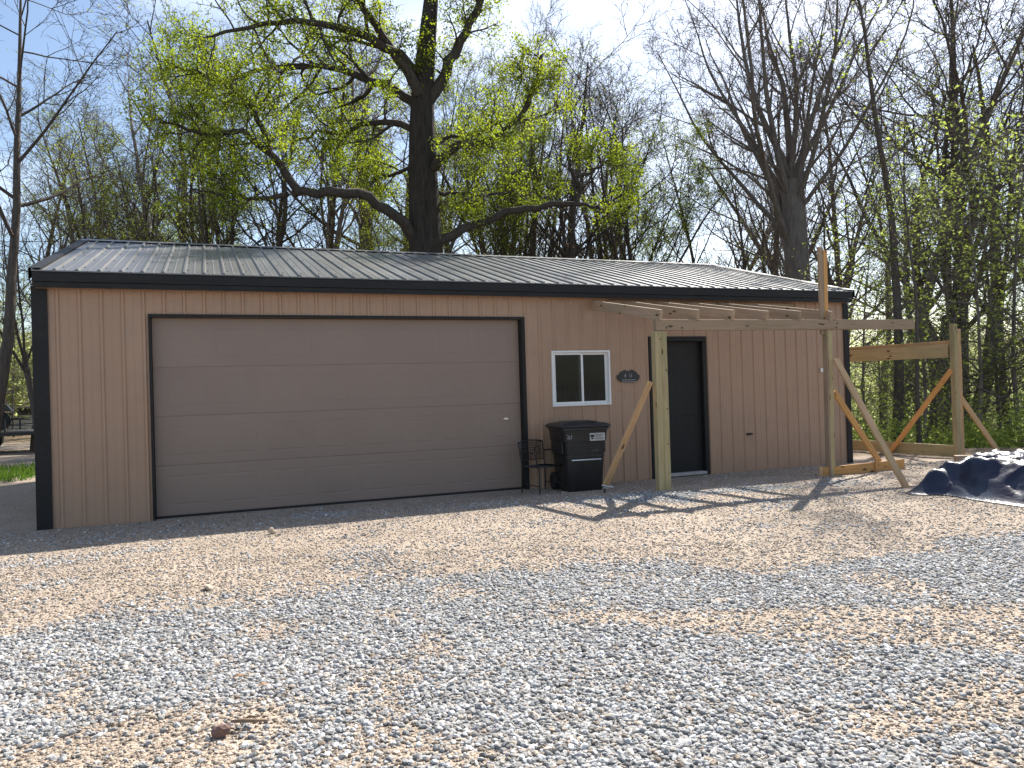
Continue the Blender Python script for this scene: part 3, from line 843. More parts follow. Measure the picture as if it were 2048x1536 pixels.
for s in (-1, 1):
    mb = MB(); mb.tube([(s*.27, .30, .12), (s*.34, .30, .12)], .125, 20); mb.build('wheel', MT['rubber'], bin_, bevel=0, off=(0,0,0))
mb = MB(); mb.tube([(-.28, .44, .87), (.28, .44, .87)], .018, 10); mb.tube([(-.28, .38, .86), (-.28, .45, .87)], .02, 8); mb.tube([(.28, .38, .86), (.28, .45, .87)], .02, 8); mb.build('handle', MT['black_plastic'], bin_, off=(0,0,0))
mb = MB(); mb.tube([(-.24, -.335, .46), (.24, -.335, .46)], .016, 8); mb.build('lift_bar', MT['steel'], bin_, off=(0,0,0))
for s in (-1, 1):
    mb = MB(); mb.box(s*.345-.012, s*.345+.012, -.25, .25, .55, .72); mb.build('side_rib', MT['black_plastic'], bin_, bevel=.004, off=(0,0,0))
mb = MB(); mb.box(.055, .30, -.3745, -.366, .728, .836); stk = mb.build('sticker', MT['sticker'], bin_, off=(0,0,0))
mb = MB()
mb.box(.065, .125, -.3765, -.3748, .775, .815); mb.box(.075, .115, -.3765, -.3748, .748, .768); mb.box(.137, .141, -.3765, -.3748, .732, .832)
for i, z in enumerate((.812, .798, .784, .762, .748)): mb.box(.152, .285-.02*(i % 3), -.3765, -.3748, z, z+.006)
mb.build('sticker_print', MT['ink'], stk, off=(0,0,0))
mb = MB(); mb.box(.07, .24, -.338, -.333, .605, .615); mb.box(.10, .20, -.338, -.333, .590, .596); mb.build('stamp', MT['grey_ink'], bin_, off=(0,0,0))
mb = MB()
for a_, b_ in (((-.31, .80), (-.26, .78)), ((-.26, .78), (-.31, .755)), ((-.31, .755), (-.245, .745)), ((-.245, .745), (-.235, .80))):
    mb.tube([(a_[0], -.371-.0, a_[1]+.02), (b_[0], -.371, b_[1]+.02)], .006, 6)
mb.build('logo', MT['grey_ink'], bin_, off=(0,0,0))

# ------------------------------------------------------------------ patio chair
CX, CY = 4.97, -.42
ch = empty('patio_chair', (CX, CY, gz(CX, CY)), 'black wrought iron patio chair between the garage door and the trash bin', 'chair', rz=rad(14))
def part(fn, name, mat, parent):
    mb = MB(); fn(mb); return mb.build(name, mat, parent, off=(0,0,0))
r = .0095
part(lambda m: [m.tube([(s*.21, .20, .0), (s*.205, .19, .36), (s*.215, .25, .70)], r, 8) for s in (-1,)], 'rear_leg', MT['iron'], ch)
part(lambda m: [m.tube([(s*.21, .20, .0), (s*.205, .19, .36), (s*.215, .25, .70)], r, 8) for s in (1,)], 'rear_leg', MT['iron'], ch)
for s in (-1, 1):
    part(lambda m: m.tube([(s*.24, -.25, 0), (s*.215, -.22, .18), (s*.21, -.20, .375)], r, 8), 'front_leg', MT['iron'], ch)
    part(lambda m: m.tube([(s*.215, .215, .57), (s*.25, .08, .585), (s*.255, -.12, .575), (s*.25, -.19, .555), (s*.245, -.185, .52), (s*.225, -.20, .375)], r, 8), 'armrest', MT['iron'], ch)
    part(lambda m: m.tube([(s*.235, -.23, .12), (s*.205, .19, .12)], .007, 6), 'stretcher', MT['iron'], ch)
def seat(m):
    m.tube([(-.21, -.2, .375), (.21, -.2, .375), (.21, .19, .365), (-.21, .19, .365), (-.21, -.2, .375)], r, 8)
    for i in range(13): m.tube([(-.19+i*.0317, -.2, .376), (-.19+i*.0317, .19, .366)], .0035, 5)
    for i in range(12): m.tube([(-.21, -.18+i*.0325, .374), (.21, -.18+i*.0325, .374)], .0035, 5)
part(seat, 'seat', MT['iron'], ch)
def back(m):
    m.tube([(-.215, .25, .70), (-.12, .262, .718), (0, .268, .726), (.12, .262, .718), (.215, .25, .70)], r, 8)
    m.tube([(-.205, .205, .45), (.205, .205, .45)], .007, 6)
    for i in range(12):
        xx = -.18+i*.0327; m.tube([(xx, .208, .45), (xx, .255, .705)], .004, 5)
    for i in range(7):
        zz = .485+i*.034; yy = .21+.045*(zz-.45)/.26; m.tube([(-.21, yy, zz), (.21, yy, zz)], .003, 5)
    for s in (-1, 1):
        m.tube([(s*.12+.05*math.cos(t*.5), .25, .58+.05*math.sin(t*.5)) for t in range(14)], .005, 6)
part(back, 'backrest', MT['iron'], ch)

# ------------------------------------------------------------------ tarp pile
def tarp_mesh():
    nx_, ny_ = 150, 96
    us = np.linspace(0, 1, nx_); vs_ = np.linspace(0, 1, ny_)
    U, V = np.meshgrid(us, vs_)
    Ln, Wd = 3.3, 2.1
    # footprint frame: long axis runs to the right
    px = U*Ln; py = V*Wd
    edge = np.minimum(np.minimum(U/.11, (1-U)/.07), np.minimum(V/.24, (1-V)/.2))
    prof = sstep(0, 1, np.clip(edge, 0, 1))**.75
    h = .28 + .04*np.sin(px*1.1+.6) - .10*sstep(.5, .8, U) + .05*sstep(.85, .6, V)
    z = prof*h
    w1 = fbm(px*2.6+py*.8, py*5.5, 4)-.5
    rid = 1-np.abs(2*fbm(px*1.7+3+py*1.2, py*2.6+1+px*.8, 4)-1)
    rid2 = 1-np.abs(2*fbm(px*3.6+13-py*2, py*4.6+px*1.8, 3)-1)
    rid3 = (1-np.abs(2*fbm(px*1.9+31+py*2.3, py*3.1-px*1.5+9, 2)-1))**6
    rw = sstep(.3, .55, U)
    z = z + (w1*.12 + (rid-.8)*.34*(.30+.9*rw) + (rid2-.8)*.20*(.35+.8*rw) + rid3*.06)*(.25+.75*np.clip(prof, 0, 1))*np.clip(edge*3, 0, 1)
    # drooping hem with ripples
    hem = np.clip(1-edge, 0, 1)
    px = px + .06*np.sin(py*9+px*4)*hem; py = py - .07*np.sin(px*7+1.3*np.sin(px*3))*hem*np.where(V < .5, 1, -1)
    return px, py, z, I_(nx_, ny_)
def I_(nx_, ny_):
    I = np.arange(nx_*ny_).reshape(ny_, nx_)
    return np.stack([I[:-1,:-1].ravel(), I[:-1,1:].ravel(), I[1:,1:].ravel(), I[1:,:-1].ravel()], 1)
px, py, pz, PF = tarp_mesh()
ax_ = Vector((.10, -.99, 0)).normalized()       # the front hem runs away to the right and towards the viewer
ay_ = Vector((-ax_.y, ax_.x, 0))
T0 = Vector((8.2, -3.62, 0))
wx_ = T0.x + px*ax_.x + py*ay_.x; wy_ = T0.y + px*ax_.y + py*ay_.y
wz_ = ground_z(wx_, wy_) + np.maximum(pz, 0) + .012
base = Vector((float(wx_.mean()), float(wy_.mean()), gz(wx_.mean(), wy_.mean())))
me = fast_mesh('tarp', np.stack([wx_.ravel()-base.x, wy_.ravel()-base.y, wz_.ravel()-base.z], 1), PF, True)
tp = link('tarp', me, MT['tarp']); tp.location = base
tag(tp, 'crumpled dark blue tarp covering a low pile at the right edge of the gravel', 'tarp')
# the covered lumber stack and a loose plank behind it
for k in range(3):
    a_ = T0 + ax_*(.45) + ay_*(.42+.3*k); b_ = T0 + ax_*(2.75) + ay_*(.42+.3*k)
    zz = .10
    o = board('covered_plank', (a_.x, a_.y, zz+.05), (b_.x, b_.y, zz+.05), .14, .2, MT['pine'], None)
    tag(o, 'stacked lumber lying under the dark blue tarp', 'plank', 'lumber under the tarp')
o = board('loose_plank', (10.55, -2.45, .22), (12.9, -4.4, .24), .10, .15, MT['pine2'], None)
tag(o, 'long pale plank lying behind the dark blue tarp', 'plank')
for k, (xx, yy) in enumerate(((10.9, -2.74), (12.5, -4.07))):
    o = board('timber_block', (xx-.09, yy-.09, gz(xx, yy)+.07), (xx+.09, yy+.09, gz(xx, yy)+.07), .17, .14, MT['pine'], None)
    tag(o, 'short timber block propping up the long pale plank, %s end' % ('far' if k == 0 else 'near'), 'block', 'blocks under the plank')

# ------------------------------------------------------------------ things on the gravel
def lump(name, loc, size, mat, label, cat, seed):
    rg = np.random.default_rng(seed)
    bm = bmesh.new(); bmesh.ops.create_icosphere(bm, subdivisions=2, radius=1)
    for v in bm.verts:
        d = 1 + .35*(vnoise(v.co.x*1.3+seed, v.co.y*1.3+v.co.z*1.7+5)-.5)*2
        v.co = Vector((v.co.x*size[0]*d, v.co.y*size[1]*d, max(v.co.z, -.5)*size[2]*d))
    me = bpy.data.meshes.new(name); bm.to_mesh(me); bm.free()
    o = link(name, me, mat); o.location = (loc[0], loc[1], gz(*loc) + size[2]*.5 + .008); o.rotation_euler = (0, 0, seed)
    return tag(o, label, cat)
MT['red_rock'] = surf('red_rock', (.12, .065, .05), (.22, .13, .10), rough=.85, scale=14, bump=.5, bscale=60)
MT['tan_rock'] = surf('tan_rock', (.38, .29, .2), (.55, .45, .34), rough=.85, scale=14, bump=.5, bscale=60)
MT['stick'] = surf('dry_stick', (.14, .09, .055), (.30, .21, .14), rough=.9, scale=8, stretch=(3, 20, 20), bump=.4, bscale=60)
lump('rock', (.65, -6.93), (.034, .026, .026), MT['red_rock'], 'dark reddish brown rock lying left of the stick', 'rock', 3)
lump('rock', (.60, -4.40), (.05, .026, .024), MT['tan_rock'], 'flat brown rock on the tan gravel in front of the garage door', 'rock', 5)
lump('rock', (1.18, -2.36), (.035, .03, .035), MT['tan_rock'], 'pale rock on the edge of the garage shadow', 'rock', 8)
mb = MB(); zs = gz(.77, -6.9)+.03
mb.tube([(.690, -6.875, zs), (.73, -6.905, zs+.008), (.775, -6.915, zs+.003), (.83, -6.945, zs+.006)], [.006, .009, .008, .004], 7)
mb.tube([(.73, -6.905, zs+.006), (.76, -6.88, zs+.012), (.80, -6.915, zs+.014)], [.005, .005, .002], 6)
o = mb.build('stick', MT['stick']); tag(o, 'thin broken stick lying on the gravel in the foreground', 'stick')
for k, (xx, yy) in enumerate(((.84, -6.52), (.74, -6.36))):
    mb = MB(); z = gz(xx, yy)+.028
    mb.add([(xx-.03, yy, z), (xx-.01, yy+.02, z+.012), (xx+.03, yy+.006, z+.004), (xx, yy-.018, z+.01)], [[0, 1, 3], [1, 2, 3]])
    o = mb.build('dead_leaf', MT['dead_leaf']); tag(o, ('curled rust brown leaf on the grey gravel above the stick', 'smaller rust brown leaf beyond the curled one')[k], 'leaf')

# ------------------------------------------------------------------ gravel stones (instanced)
def gravel():
    rg = np.random.default_rng(5)
    P = []; S = []; T = []; Vv = []
    cam_xy = np.array([CAM.x, CAM.y]); f = np.array([FW.x, FW.y]); f /= np.linalg.norm(f); r_ = np.array([f[1], -f[0]])
    def zone(d0, d1, dens, smin, smax, tanf):
        A = (d1*d1 - d0*d0)*1.2
        n = int(A*dens)
        d = np.sqrt(rg.random(n)*(d1*d1-d0*d0)+d0*d0)
        s = (rg.random(n)*2-1)*1.2*d
        xy = cam_xy + d[:, None]*f + s[:, None]*r_
        x, y = xy[:, 0], xy[:, 1]
        m = grey_mask(x, y)
        isg = rg.random(n) < (m*.92 + .05)
        keep = isg | (rg.random(n) < tanf)
        keep &= (y < -.12) & (.8*x + .6*y < 11.3)
        x, y, isg = x[keep], y[keep], isg[keep]
        n = len(x)
        sz = (smin + (smax-smin)*rg.random(n)**2.2)*np.where(isg, 1, .62)
        z = ground_z(x, y) + sz*.22
        P.append(np.stack([x, y, z], 1)); S.append(sz)
        T.append(np.where(isg & (rg.random(n) > .10), np.clip(.74+.16*rg.normal(size=n), .55, 1), np.clip(.26+.13*rg.normal(size=n), 0, .52)))
        Vv.append(np.clip(.95+.24*rg.normal(size=n), .35, 1.45))
    zone(1.6, 4.2, 3900, .0075, .0172, .6)
    zone(4.2, 6.5, 2700, .008, .017, .55)
    zone(6.5, 9.5, 1500, .009, .016, .5)
    zone(9.5, 13, 400, .011, .019, .4)
    P = np.concatenate(P).astype(np.float32); S = np.concatenate(S).astype(np.float32); T = np.concatenate(T).astype(np.float32); Vv = np.concatenate(Vv).astype(np.float32)
    n = len(P)
    me = bpy.data.meshes.new('gravel_stones'); me.vertices.add(n); me.vertices.foreach_set('co', P.ravel())
    def attr(nm, ty, data):
        a = me.attributes.new(nm, ty, 'POINT'); a.data.foreach_set('value' if ty in ('FLOAT', 'INT') else 'vector', data.ravel())
    attr('size', 'FLOAT', S); attr('tint', 'FLOAT', T); attr('val', 'FLOAT', Vv)
    R = rg.random((n, 3)).astype(np.float32)*np.array([.9, .9, 6.283], np.float32) - np.array([.45, .45, 0], np.float32)
    attr('rot', 'FLOAT_VECTOR', R.astype(np.float32)); attr('pick', 'INT', rg.integers(0, 6, n).astype(np.int32))
    me.update()
    o = link('gravel_stones', me); tag(o, kind='stuff')
    me.materials.append(MT['stone'])
    g = bpy.data.node_groups.new('scatter_stones', 'GeometryNodeTree')
    g.interface.new_socket('Geometry', in_out='INPUT', socket_type='NodeSocketGeometry')
    g.interface.new_socket('Geometry', in_out='OUTPUT', socket_type='NodeSocketGeometry')
    gi = g.nodes.new('NodeGroupInput'); go = g.nodes.new('NodeGroupOutput'); LK = g.links.new
    jn = g.nodes.new('GeometryNodeGeometryToInstance')
    for k in range(6):
        ic = g.nodes.new('GeometryNodeMeshIcoSphere'); ic.inputs['Radius'].default_value = 1; ic.inputs['Subdivisions'].default_value = 2 if k % 2 else 1
        tr = g.nodes.new('GeometryNodeTransform'); tr.inputs['Scale'].default_value = ((1.25, .85, .62), (1.1, 1.0, .7), (1.4, .75, .55), (1.0, .9, .8), (1.2, 1.05, .5), (1.3, .8, .75))[k]
        ps = g.nodes.new('GeometryNodeInputPosition')
        nz = g.nodes.new('ShaderNodeTexVoronoi'); nz.voronoi_dimensions = '4D'; nz.inputs['W'].default_value = k*3.7; nz.inputs['Scale'].default_value = .95
        LK(ps.outputs[0], nz.inputs['Vector'])
        ma = g.nodes.new('ShaderNodeMath'); ma.operation = 'MULTIPLY_ADD'; ma.inputs[1].default_value = -.75; ma.inputs[2].default_value = 1.42
        LK(nz.outputs['Distance'], ma.inputs[0])
        vm = g.nodes.new('ShaderNodeVectorMath'); vm.operation = 'SCALE'; LK(ps.outputs[0], vm.inputs[0]); LK(ma.outputs[0], vm.inputs['Scale'])
        sp = g.nodes.new('GeometryNodeSetPosition'); LK(ic.outputs['Mesh'], sp.inputs['Geometry']); LK(vm.outputs[0], sp.inputs['Position'])
        LK(sp.outputs[0], tr.inputs['Geometry'])
        sm = g.nodes.new('GeometryNodeSetMaterial'); sm.inputs['Material'].default_value = MT['stone']; LK(tr.outputs[0], sm.inputs['Geometry'])
        ss = g.nodes.new('GeometryNodeSetShadeSmooth'); ss.inputs['Shade Smooth'].default_value = False; LK(sm.outputs[0], ss.inputs['Geometry'])
        LK(ss.outputs[0], jn.inputs[0])
    mp = g.nodes.new('GeometryNodeMeshToPoints'); LK(gi.outputs[0], mp.inputs['Mesh'])
    io = g.nodes.new('GeometryNodeInstanceOnPoints'); LK(mp.outputs[0], io.inputs['Points']); LK(jn.outputs[0], io.inputs['Instance'])
    io.inputs['Pick Instance'].default_value = True
    def na(nm, ty):
        a = g.nodes.new('GeometryNodeInputNamedAttribute'); a.data_type = ty; a.inputs['Name'].default_value = nm; return a.outputs['Attribute']
    LK(na('pick', 'INT'), io.inputs['Instance Index'])
    LK(na('rot', 'FLOAT_VECTOR'), io.inputs['Rotation'])
    LK(na('size', 'FLOAT'), io.inputs['Scale'])
    LK(io.outputs[0], go.inputs[0])
    md = o.modifiers.new('stones', 'NODES'); md.node_group = g
    print('stones', n)
gravel()

# ------------------------------------------------------------------ trees
def norm(v):
    l = math.sqrt(v[0]*v[0]+v[1]*v[1]+v[2]*v[2]) or 1; return (v[0]/l, v[1]/l, v[2]/l)
def perp_dir(t, ang, az):
    tx = Vector(t); ref = Vector((0,0,1)) if abs(t[2]) < .95 else Vector((1,0,0))
    u = tx.cross(ref).normalized(); v = tx.cross(u)
    d = tx*math.cos(ang) + (u*math.cos(az) + v*math.sin(az))*math.sin(ang)
    return (d.x, d.y, d.z)

class Tree:
    def __init__(s, seed): s.rg = random.Random(seed); s.np = np.random.default_rng(seed); s.tr = []; s.br = []; s.tips = []
    def line(s, p, d, Ln, r0, nseg, wander, trop, taper=.75):
        rg = s.rg; pts = [p]; rs = [r0]; st = Ln/nseg
        for i in range(nseg):
            d = norm((d[0]+rg.gauss(0, wander), d[1]+rg.gauss(0, wander), d[2]+rg.gauss(0, wander)+trop))
            p = (p[0]+d[0]*st, p[1]+d[1]*st, p[2]+d[2]*st); pts.append(p); rs.append(max(r0*(1-taper*(i+1)/nseg), .003))
        return pts, rs
    def sprout(s, pts, rs, Ln, lv, spec):
        """children along a polyline"""
        if lv >= len(spec):
            s.tips.append((pts, Ln)); return
        q = spec[lv]; rg = s.rg; n = len(pts)-1
        cnt = max(1, int(q['n']*rg.uniform(.75, 1.25)*(1 if not q.get('perm') else Ln*q['perm'])))
        az = rg.uniform(0, 6.28)
        for i in range(cnt):
            t = q['t0'] + (1-q['t0'])*((i+rg.random())/cnt)
            f = t*n; k = min(int(f), n-1); fr = f-k
            a, b = pts[k], pts[k+1]
            p = tuple(a[j]+(b[j]-a[j])*fr for j in range(3)); rr = rs[k]+(rs[k+1]-rs[k])*fr
            d = norm((b[0]-a[0], b[1]-a[1], b[2]-a[2]))
            az += 2.4 + rg.uniform(-.5, .5)
            ang = rad(rg.uniform(*q['ang']))
            l2 = Ln*q['len']*(1-q.get('fall', .45)*t)*rg.uniform(.7, 1.25)
            l2 = min(max(l2, q.get('min', .2)), q.get('max', 99))
            r2 = max(min(rr*q.get('rr', .55), l2*.03), q.get('rmin', .006))
            P, R = s.line(p, perp_dir(d, ang, az), l2, r2, q['seg'], q['w'], q['trop'], q.get('taper', .7))
            s.br.append((P, R, q['sides']))
            s.sprout(P, R, l2, lv+1, spec)
        if q.get('cont'):
            s.tips.append((pts, Ln))
def tubes_mesh(name, tubes):
    groups = {}
    for P, R, n in tubes: groups.setdefault((len(P), n), []).append((P, R))
    VS = []; FS = []; off = 0
    for (m, n), L_ in groups.items():
        P = np.array([t[0] for t in L_], float); R = np.array([t[1] for t in L_], float)
        T = np.gradient(P, axis=1); T /= np.linalg.norm(T, axis=2, keepdims=True)+1e-9
        ref = np.where(np.abs(T[:, :1, 2:3]) < .9, np.array([[[0, 0, 1.]]]), np.array([[[1., 0, 0]]]))
        ref = np.repeat(ref, m, 1)
        U = np.cross(T, ref); U /= np.linalg.norm(U, axis=2, keepdims=True)+1e-9; W = np.cross(U, T)
        a = np.arange(n)*2*np.pi/n
        V = P[:, :, None, :] + R[:, :, None, None]*(U[:, :, None, :]*np.cos(a)[None, None, :, None] + W[:, :, None, :]*np.sin(a)[None, None, :, None])
        B = len(L_)
        idx = off + np.arange(B*m*n).reshape(B, m, n)
        nx_ = np.roll(idx, -1, axis=2)
        F = np.stack([idx[:, :-1], nx_[:, :-1], nx_[:, 1:], idx[:, 1:]], -1).reshape(-1, 4)
        VS.append(V.reshape(-1, 3)); FS.append(F); off += B*m*n
    return fast_mesh(name, np.concatenate(VS), np.concatenate(FS), True)
def leaves_mesh(name, C, size, rg, flat=.0, aspect=.6):
    n = len(C)
    d = rg.normal(size=(n, 3)); d[:, 2] *= (1-flat); d[:, 2] -= .25; d /= np.linalg.norm(d, axis=1, keepdims=True)
    e = rg.normal(size=(n, 3)); e[:, 2] *= (1-flat); e -= d*np.sum(e*d, 1, keepdims=True); e /= np.linalg.norm(e, axis=1, keepdims=True)+1e-9
    nn = np.cross(d, e)
    L_ = (size[0] + (size[1]-size[0])*rg.random(n))[:, None]
    w = L_*aspect*.5
    V = np.stack([C, C + d*L_*.5 + e*w + nn*L_*.08, C + d*L_, C + d*L_*.5 - e*w + nn*L_*.08], 1).reshape(-1, 3)
    return fast_mesh(name, V, np.arange(n*4).reshape(n, 4), False)
def tip_points(tips, per, rg, spread):
    out = []
    for pts, Ln in tips:
        P = np.array(pts); m = len(P)-1
        if rg.random() < .45: continue
        k = rg.poisson(per*1.8)
        if not k: continue
        t = (1 - .8*rg.random(k)**1.6)*m; i = np.minimum(t.astype(int), m-1); fr = (t-i)[:, None]
        out.append(P[i]*(1-fr) + P[i+1]*fr + rg.normal(size=(k, 3))*spread)
    return np.concatenate(out)

def finish(t, name, label, cat, bark, leaf=None, per=3, size=(.05, .09), spread=.08, loc=(0,0,0), group=None, flat=0, lname='foliage'):
    root = empty(name, loc, label, cat, group)
    o1 = link('trunk', tubes_mesh('trunk', t.tr), bark, root)
    o2 = link('branches', tubes_mesh('branches', t.br), bark, root)
    kids = [o1, o2]
    if leaf is not None:
        C = tip_points(t.tips, per, t.np, spread)
        kids.append(link(lname, leaves_mesh(lname, C, size, t.np, flat), leaf, root))
    KIDS[root.name] = kids
    return root

def spec_fine(n2=7, n3=5, n4=3, trop=.06, rmin=.007, up=(28, 55)):
    return [dict(n=n2, t0=.22, ang=up, len=.5, seg=5, w=.11, trop=trop, sides=4, rmin=rmin*1.6, fall=.5),
            dict(n=n3, t0=.15, ang=(25, 60), len=.52, seg=4, w=.13, trop=trop*.7, sides=3, rmin=rmin*1.1, min=.35),
            dict(n=n4, t0=.1, ang=(25, 60), len=.55, seg=3, w=.14, trop=trop*.5, sides=3, rmin=rmin, min=.25, max=1.1)]

def forest_tree(seed, H, r0, kind='mast', nl=16, lean=0, **kw):
    """mast: one stem to the top with ascending limbs; fan: stem splits into leaders"""
    t = Tree(seed); rg = t.rg
    if kind == 'mast':
        P, R = t.line((0, 0, -.4), norm((lean, rg.uniform(-.04, .04), 1)), H*.97, r0, 16, .035, .02, .88)
        R[0] = r0*1.35; R[1] = r0*1.05
        t.tr.append((P, R, 9))
        t.sprout(P, R, H, 0, [dict(n=nl, t0=kw.get('t0', .34), ang=kw.get('ang', (28, 58)), len=kw.get('len', .34), seg=8, w=.085, trop=kw.get('trop', .07), sides=5, rmin=.015, fall=.6)] + spec_fine(**kw.get('fine', {})))
    else:
        fh = kw.get('fork', .36)*H
        P, R = t.line((0, 0, -.4), norm((lean, rg.uniform(-.03, .03), 1)), fh+.4, r0, 9, kw.get('tw', .03), .02, .22)
        R[0] = r0*1.4; R[1] = r0*1.1
        t.tr.append((P, R, 11))
        nm = kw.get('leaders', 6); az = rg.uniform(0, 6.28)
        d = norm(tuple(P[-1][j]-P[-2][j] for j in range(3)))
        for i in range(nm):
            az += 6.283/nm + rg.uniform(-.3, .3)
            k = rg.choice(kw.get('ks', (-1, -1, -2, -2, -3))) if i else -1
            ang = rad(rg.uniform(*kw.get('lang', (10, 34)))) if i else rad(5)
            Ln = (H-P[k][2])*rg.uniform(.82, 1.02)
            p, r = t.line(P[k], perp_dir(d, ang, az), Ln, R[-1]*rg.uniform(*kw.get('lr', (.36, .56))), 12, .07, kw.get('ltrop', .03), .86)
            t.br.append((p, r, 7))
            t.sprout(p, r, Ln, 0, [dict(n=kw.get('n1', 8), t0=.15, ang=(25, 55), len=.42, seg=7, w=.09, trop=.05, sides=5, rmin=.014, fall=.55)] + spec_fine(**kw.get('fine', {})))
    return t

def at(px, dist):
    """ground point seen in photo column px at a distance"""
    q = (px-1024)/1518.16
    d = Vector((FW.x + q*RT.x, FW.y + q*RT.y)).normalized()
    return CAM.x + d.x*dist, CAM.y + d.y*dist

# --- archetypes
ARCH = {}
def arch(key, t, **kw): ARCH[key] = (t, kw)
G_BACK = 'trees of the woods behind the garage'
def make_arch(key, name, label, tree, bark, **kw):
    r = finish(tree, name, label, 'tree', bark, **kw)
    r.location = (0, 0, -100)
    ARCH[key] = r
make_arch('bareA', 'bare_tree', 'x', forest_tree(101, 17, .17, nl=12), MT['bark_mid'], leaf=MT['leaf_bud'], per=.35, size=(.04, .07))
make_arch('bareB', 'bare_tree', 'x', forest_tree(102, 18, .20, nl=13, ang=(20, 45), trop=.09), MT['bark_grey'], leaf=MT['leaf_bud'], per=.45, size=(.04, .07))
make_arch('fanA', 'bare_tree', 'x', forest_tree(103, 17, .24, 'fan', leaders=5), MT['bark_mid'], leaf=MT['leaf_bud'], per=.3, size=(.04, .07))
make_arch('slim', 'slim_tree', 'x', forest_tree(111, 18, .145, nl=15, t0=.42, ang=(18, 42), trop=.06, len=.30, fine=dict(n2=7, n3=5, n4=3, rmin=.006)), MT['bark_mid'], leaf=MT['leaf_olive'], per=.75, size=(.05, .09))
make_arch('leafA', 'leafy_tree', 'x', forest_tree(104, 15, .16, nl=15, t0=.46, ang=(30, 62), trop=.05), MT['bark_mid'], leaf=MT['leaf_olive'], per=3.2, size=(.06, .11))
make_arch('leafB', 'leafy_tree', 'x', forest_tree(105, 14, .15, 'fan', fork=.48, leaders=5, fine=dict(n2=8, n3=5, n4=4)), MT['bark_mid'], leaf=MT['leaf_bright'], per=2.4, size=(.06, .10))
make_arch('pole', 'slender_tree', 'x', forest_tree(106, 16, .11, nl=11, t0=.5, len=.22, fine=dict(n2=6, n3=5, n4=3)), MT['bark_mid'], leaf=MT['leaf_under'], per=.9, size=(.06, .10))
make_arch('sapling', 'understory_tree', 'x', forest_tree(107, 6.5, .05, nl=16, t0=.18, ang=(60, 85), trop=.01, len=.42, fine=dict(n2=7, n3=4, n4=3, trop=.01, rmin=.0035)), MT['bark_grey'], leaf=MT['leaf_under'], per=1.9, size=(.05, .10), flat=.6, spread=.1)
make_arch('sapling2', 'understory_tree', 'x', forest_tree(108, 5, .04, 'fan', fork=.15, leaders=5, lang=(15, 45), fine=dict(n2=6, n3=4, n4=3, trop=.02, rmin=.0035)), MT['bark_grey'], leaf=MT['leaf_under'], per=1.1, size=(.06, .10), flat=.5, spread=.1)

used = {}
BASE_H = {'slim': 18, 'bareA': 17, 'bareB': 18, 'fanA': 17, 'leafA': 15, 'leafB': 14, 'pole': 16, 'sapling': 6.5, 'sapling2': 5}
def hgt(key, px, dist, top):
    x, y = at(px, dist); return (top - gz(x, y))/BASE_H[key]
def place(key, px, dist, h=1.0, thick=1.0, rz=None, label=None, group=None, lean=(0, 0)):
    a = ARCH[key]; x, y = at(px, dist)
    rz = random.uniform(0, 6.28) if rz is None else rz
    if key not in used:
        used[key] = 1; c = a
        c.rotation_euler = (0, 0, rz); c.location = (x, y, gz(x, y)-.05); c.scale = (h*thick, h*thick, h)
    else:
        c = copy_tree(a, (x, y, gz(x, y)-.05), rz, (h*thick, h*thick, h))
    c.rotation_euler = (lean[0], lean[1], rz)
    c['label'] = label
    if group: c['group'] = group
    elif 'group' in c: del c['group']
    c['category'] = 'tree'
    return c

# --- the big dark tree behind the roof, limbs traced in the world at 20 m
HD = 19.6
def W(px, py, dd=0.0):
    """world point on the plane through the big tree facing the yard, dd metres farther"""
    d = RT*((px-1024)/1518.16) + UP*(-(py-768)/1518.16) + FW
    k = HD + dd
    p = CAM + d*k
    return (p.x, p.y, p.z)
hx, hy = at(851, HD*1.005)
hz = gz(hx, hy)
T = Tree(55)
def poly(pts, n):
    """resample a traced polyline smoothly"""
    P = np.array(pts, float); s = np.r_[0, np.cumsum(np.linalg.norm(np.diff(P, axis=0), axis=1))]
    q = np.linspace(0, s[-1], n)
    out = np.stack([np.interp(q, s, P[:, k]) for k in range(3)], 1)
    sm = out.copy(); sm[1:-1] = .25*out[:-2]+.5*out[1:-1]+.25*out[2:]
    return [tuple(v) for v in sm], s[-1]
def hero_limb(pix, r0, r1, trunk=False, spec=None):
    pts = [W(*p) for p in pix]
    P, Ln = poly(pts, 15)
    if not trunk: P = [P[0]] + [tuple(c + T.rg.gauss(0, .035) for c in p) for p in P[1:]]
    R = list(np.linspace(r0, r1, 15))
    P = [(p[0]-hx, p[1]-hy, p[2]-hz) for p in P]
    (T.tr if trunk else T.br).append((P, R, 12 if trunk else 8))
    if spec: T.sprout(P, R, Ln, 0, spec)
    return P
HS = [dict(n=1, perm=3.2, t0=.18, ang=(35, 75), len=.32, seg=7, w=.14, trop=.03, sides=5, rmin=.016, max=2.6, min=.7),
      dict(n=8, t0=.15, ang=(30, 65), len=.5, seg=5, w=.15, trop=.02, sides=4, rmin=.010, min=.4),
      dict(n=6, t0=.1, ang=(30, 65), len=.55, seg=3, w=.16, trop=.0, sides=3, rmin=.007, min=.25, max=.9)]
hero_limb([(853, 860), (852, 700), (852, 505), (848, 420), (846, 340), (842, 240), (846, 150), (856, 80), (862, 0), (868, -70)], .46, .17, True)
T.tr[-1][1][:] = list(np.interp(np.linspace(0, 1, 15), [0, .3, .45, .6, .75, 1], [.50, .46, .42, .36, .28, .15]))
hero_limb([(868, -70), (872, -120), (880, -200)], .15, .05, spec=HS)
hero_limb([(858, 200), (885, 150), (915, 90), (945, 40), (965, -10), (985, -80)], .17, .06, spec=HS)
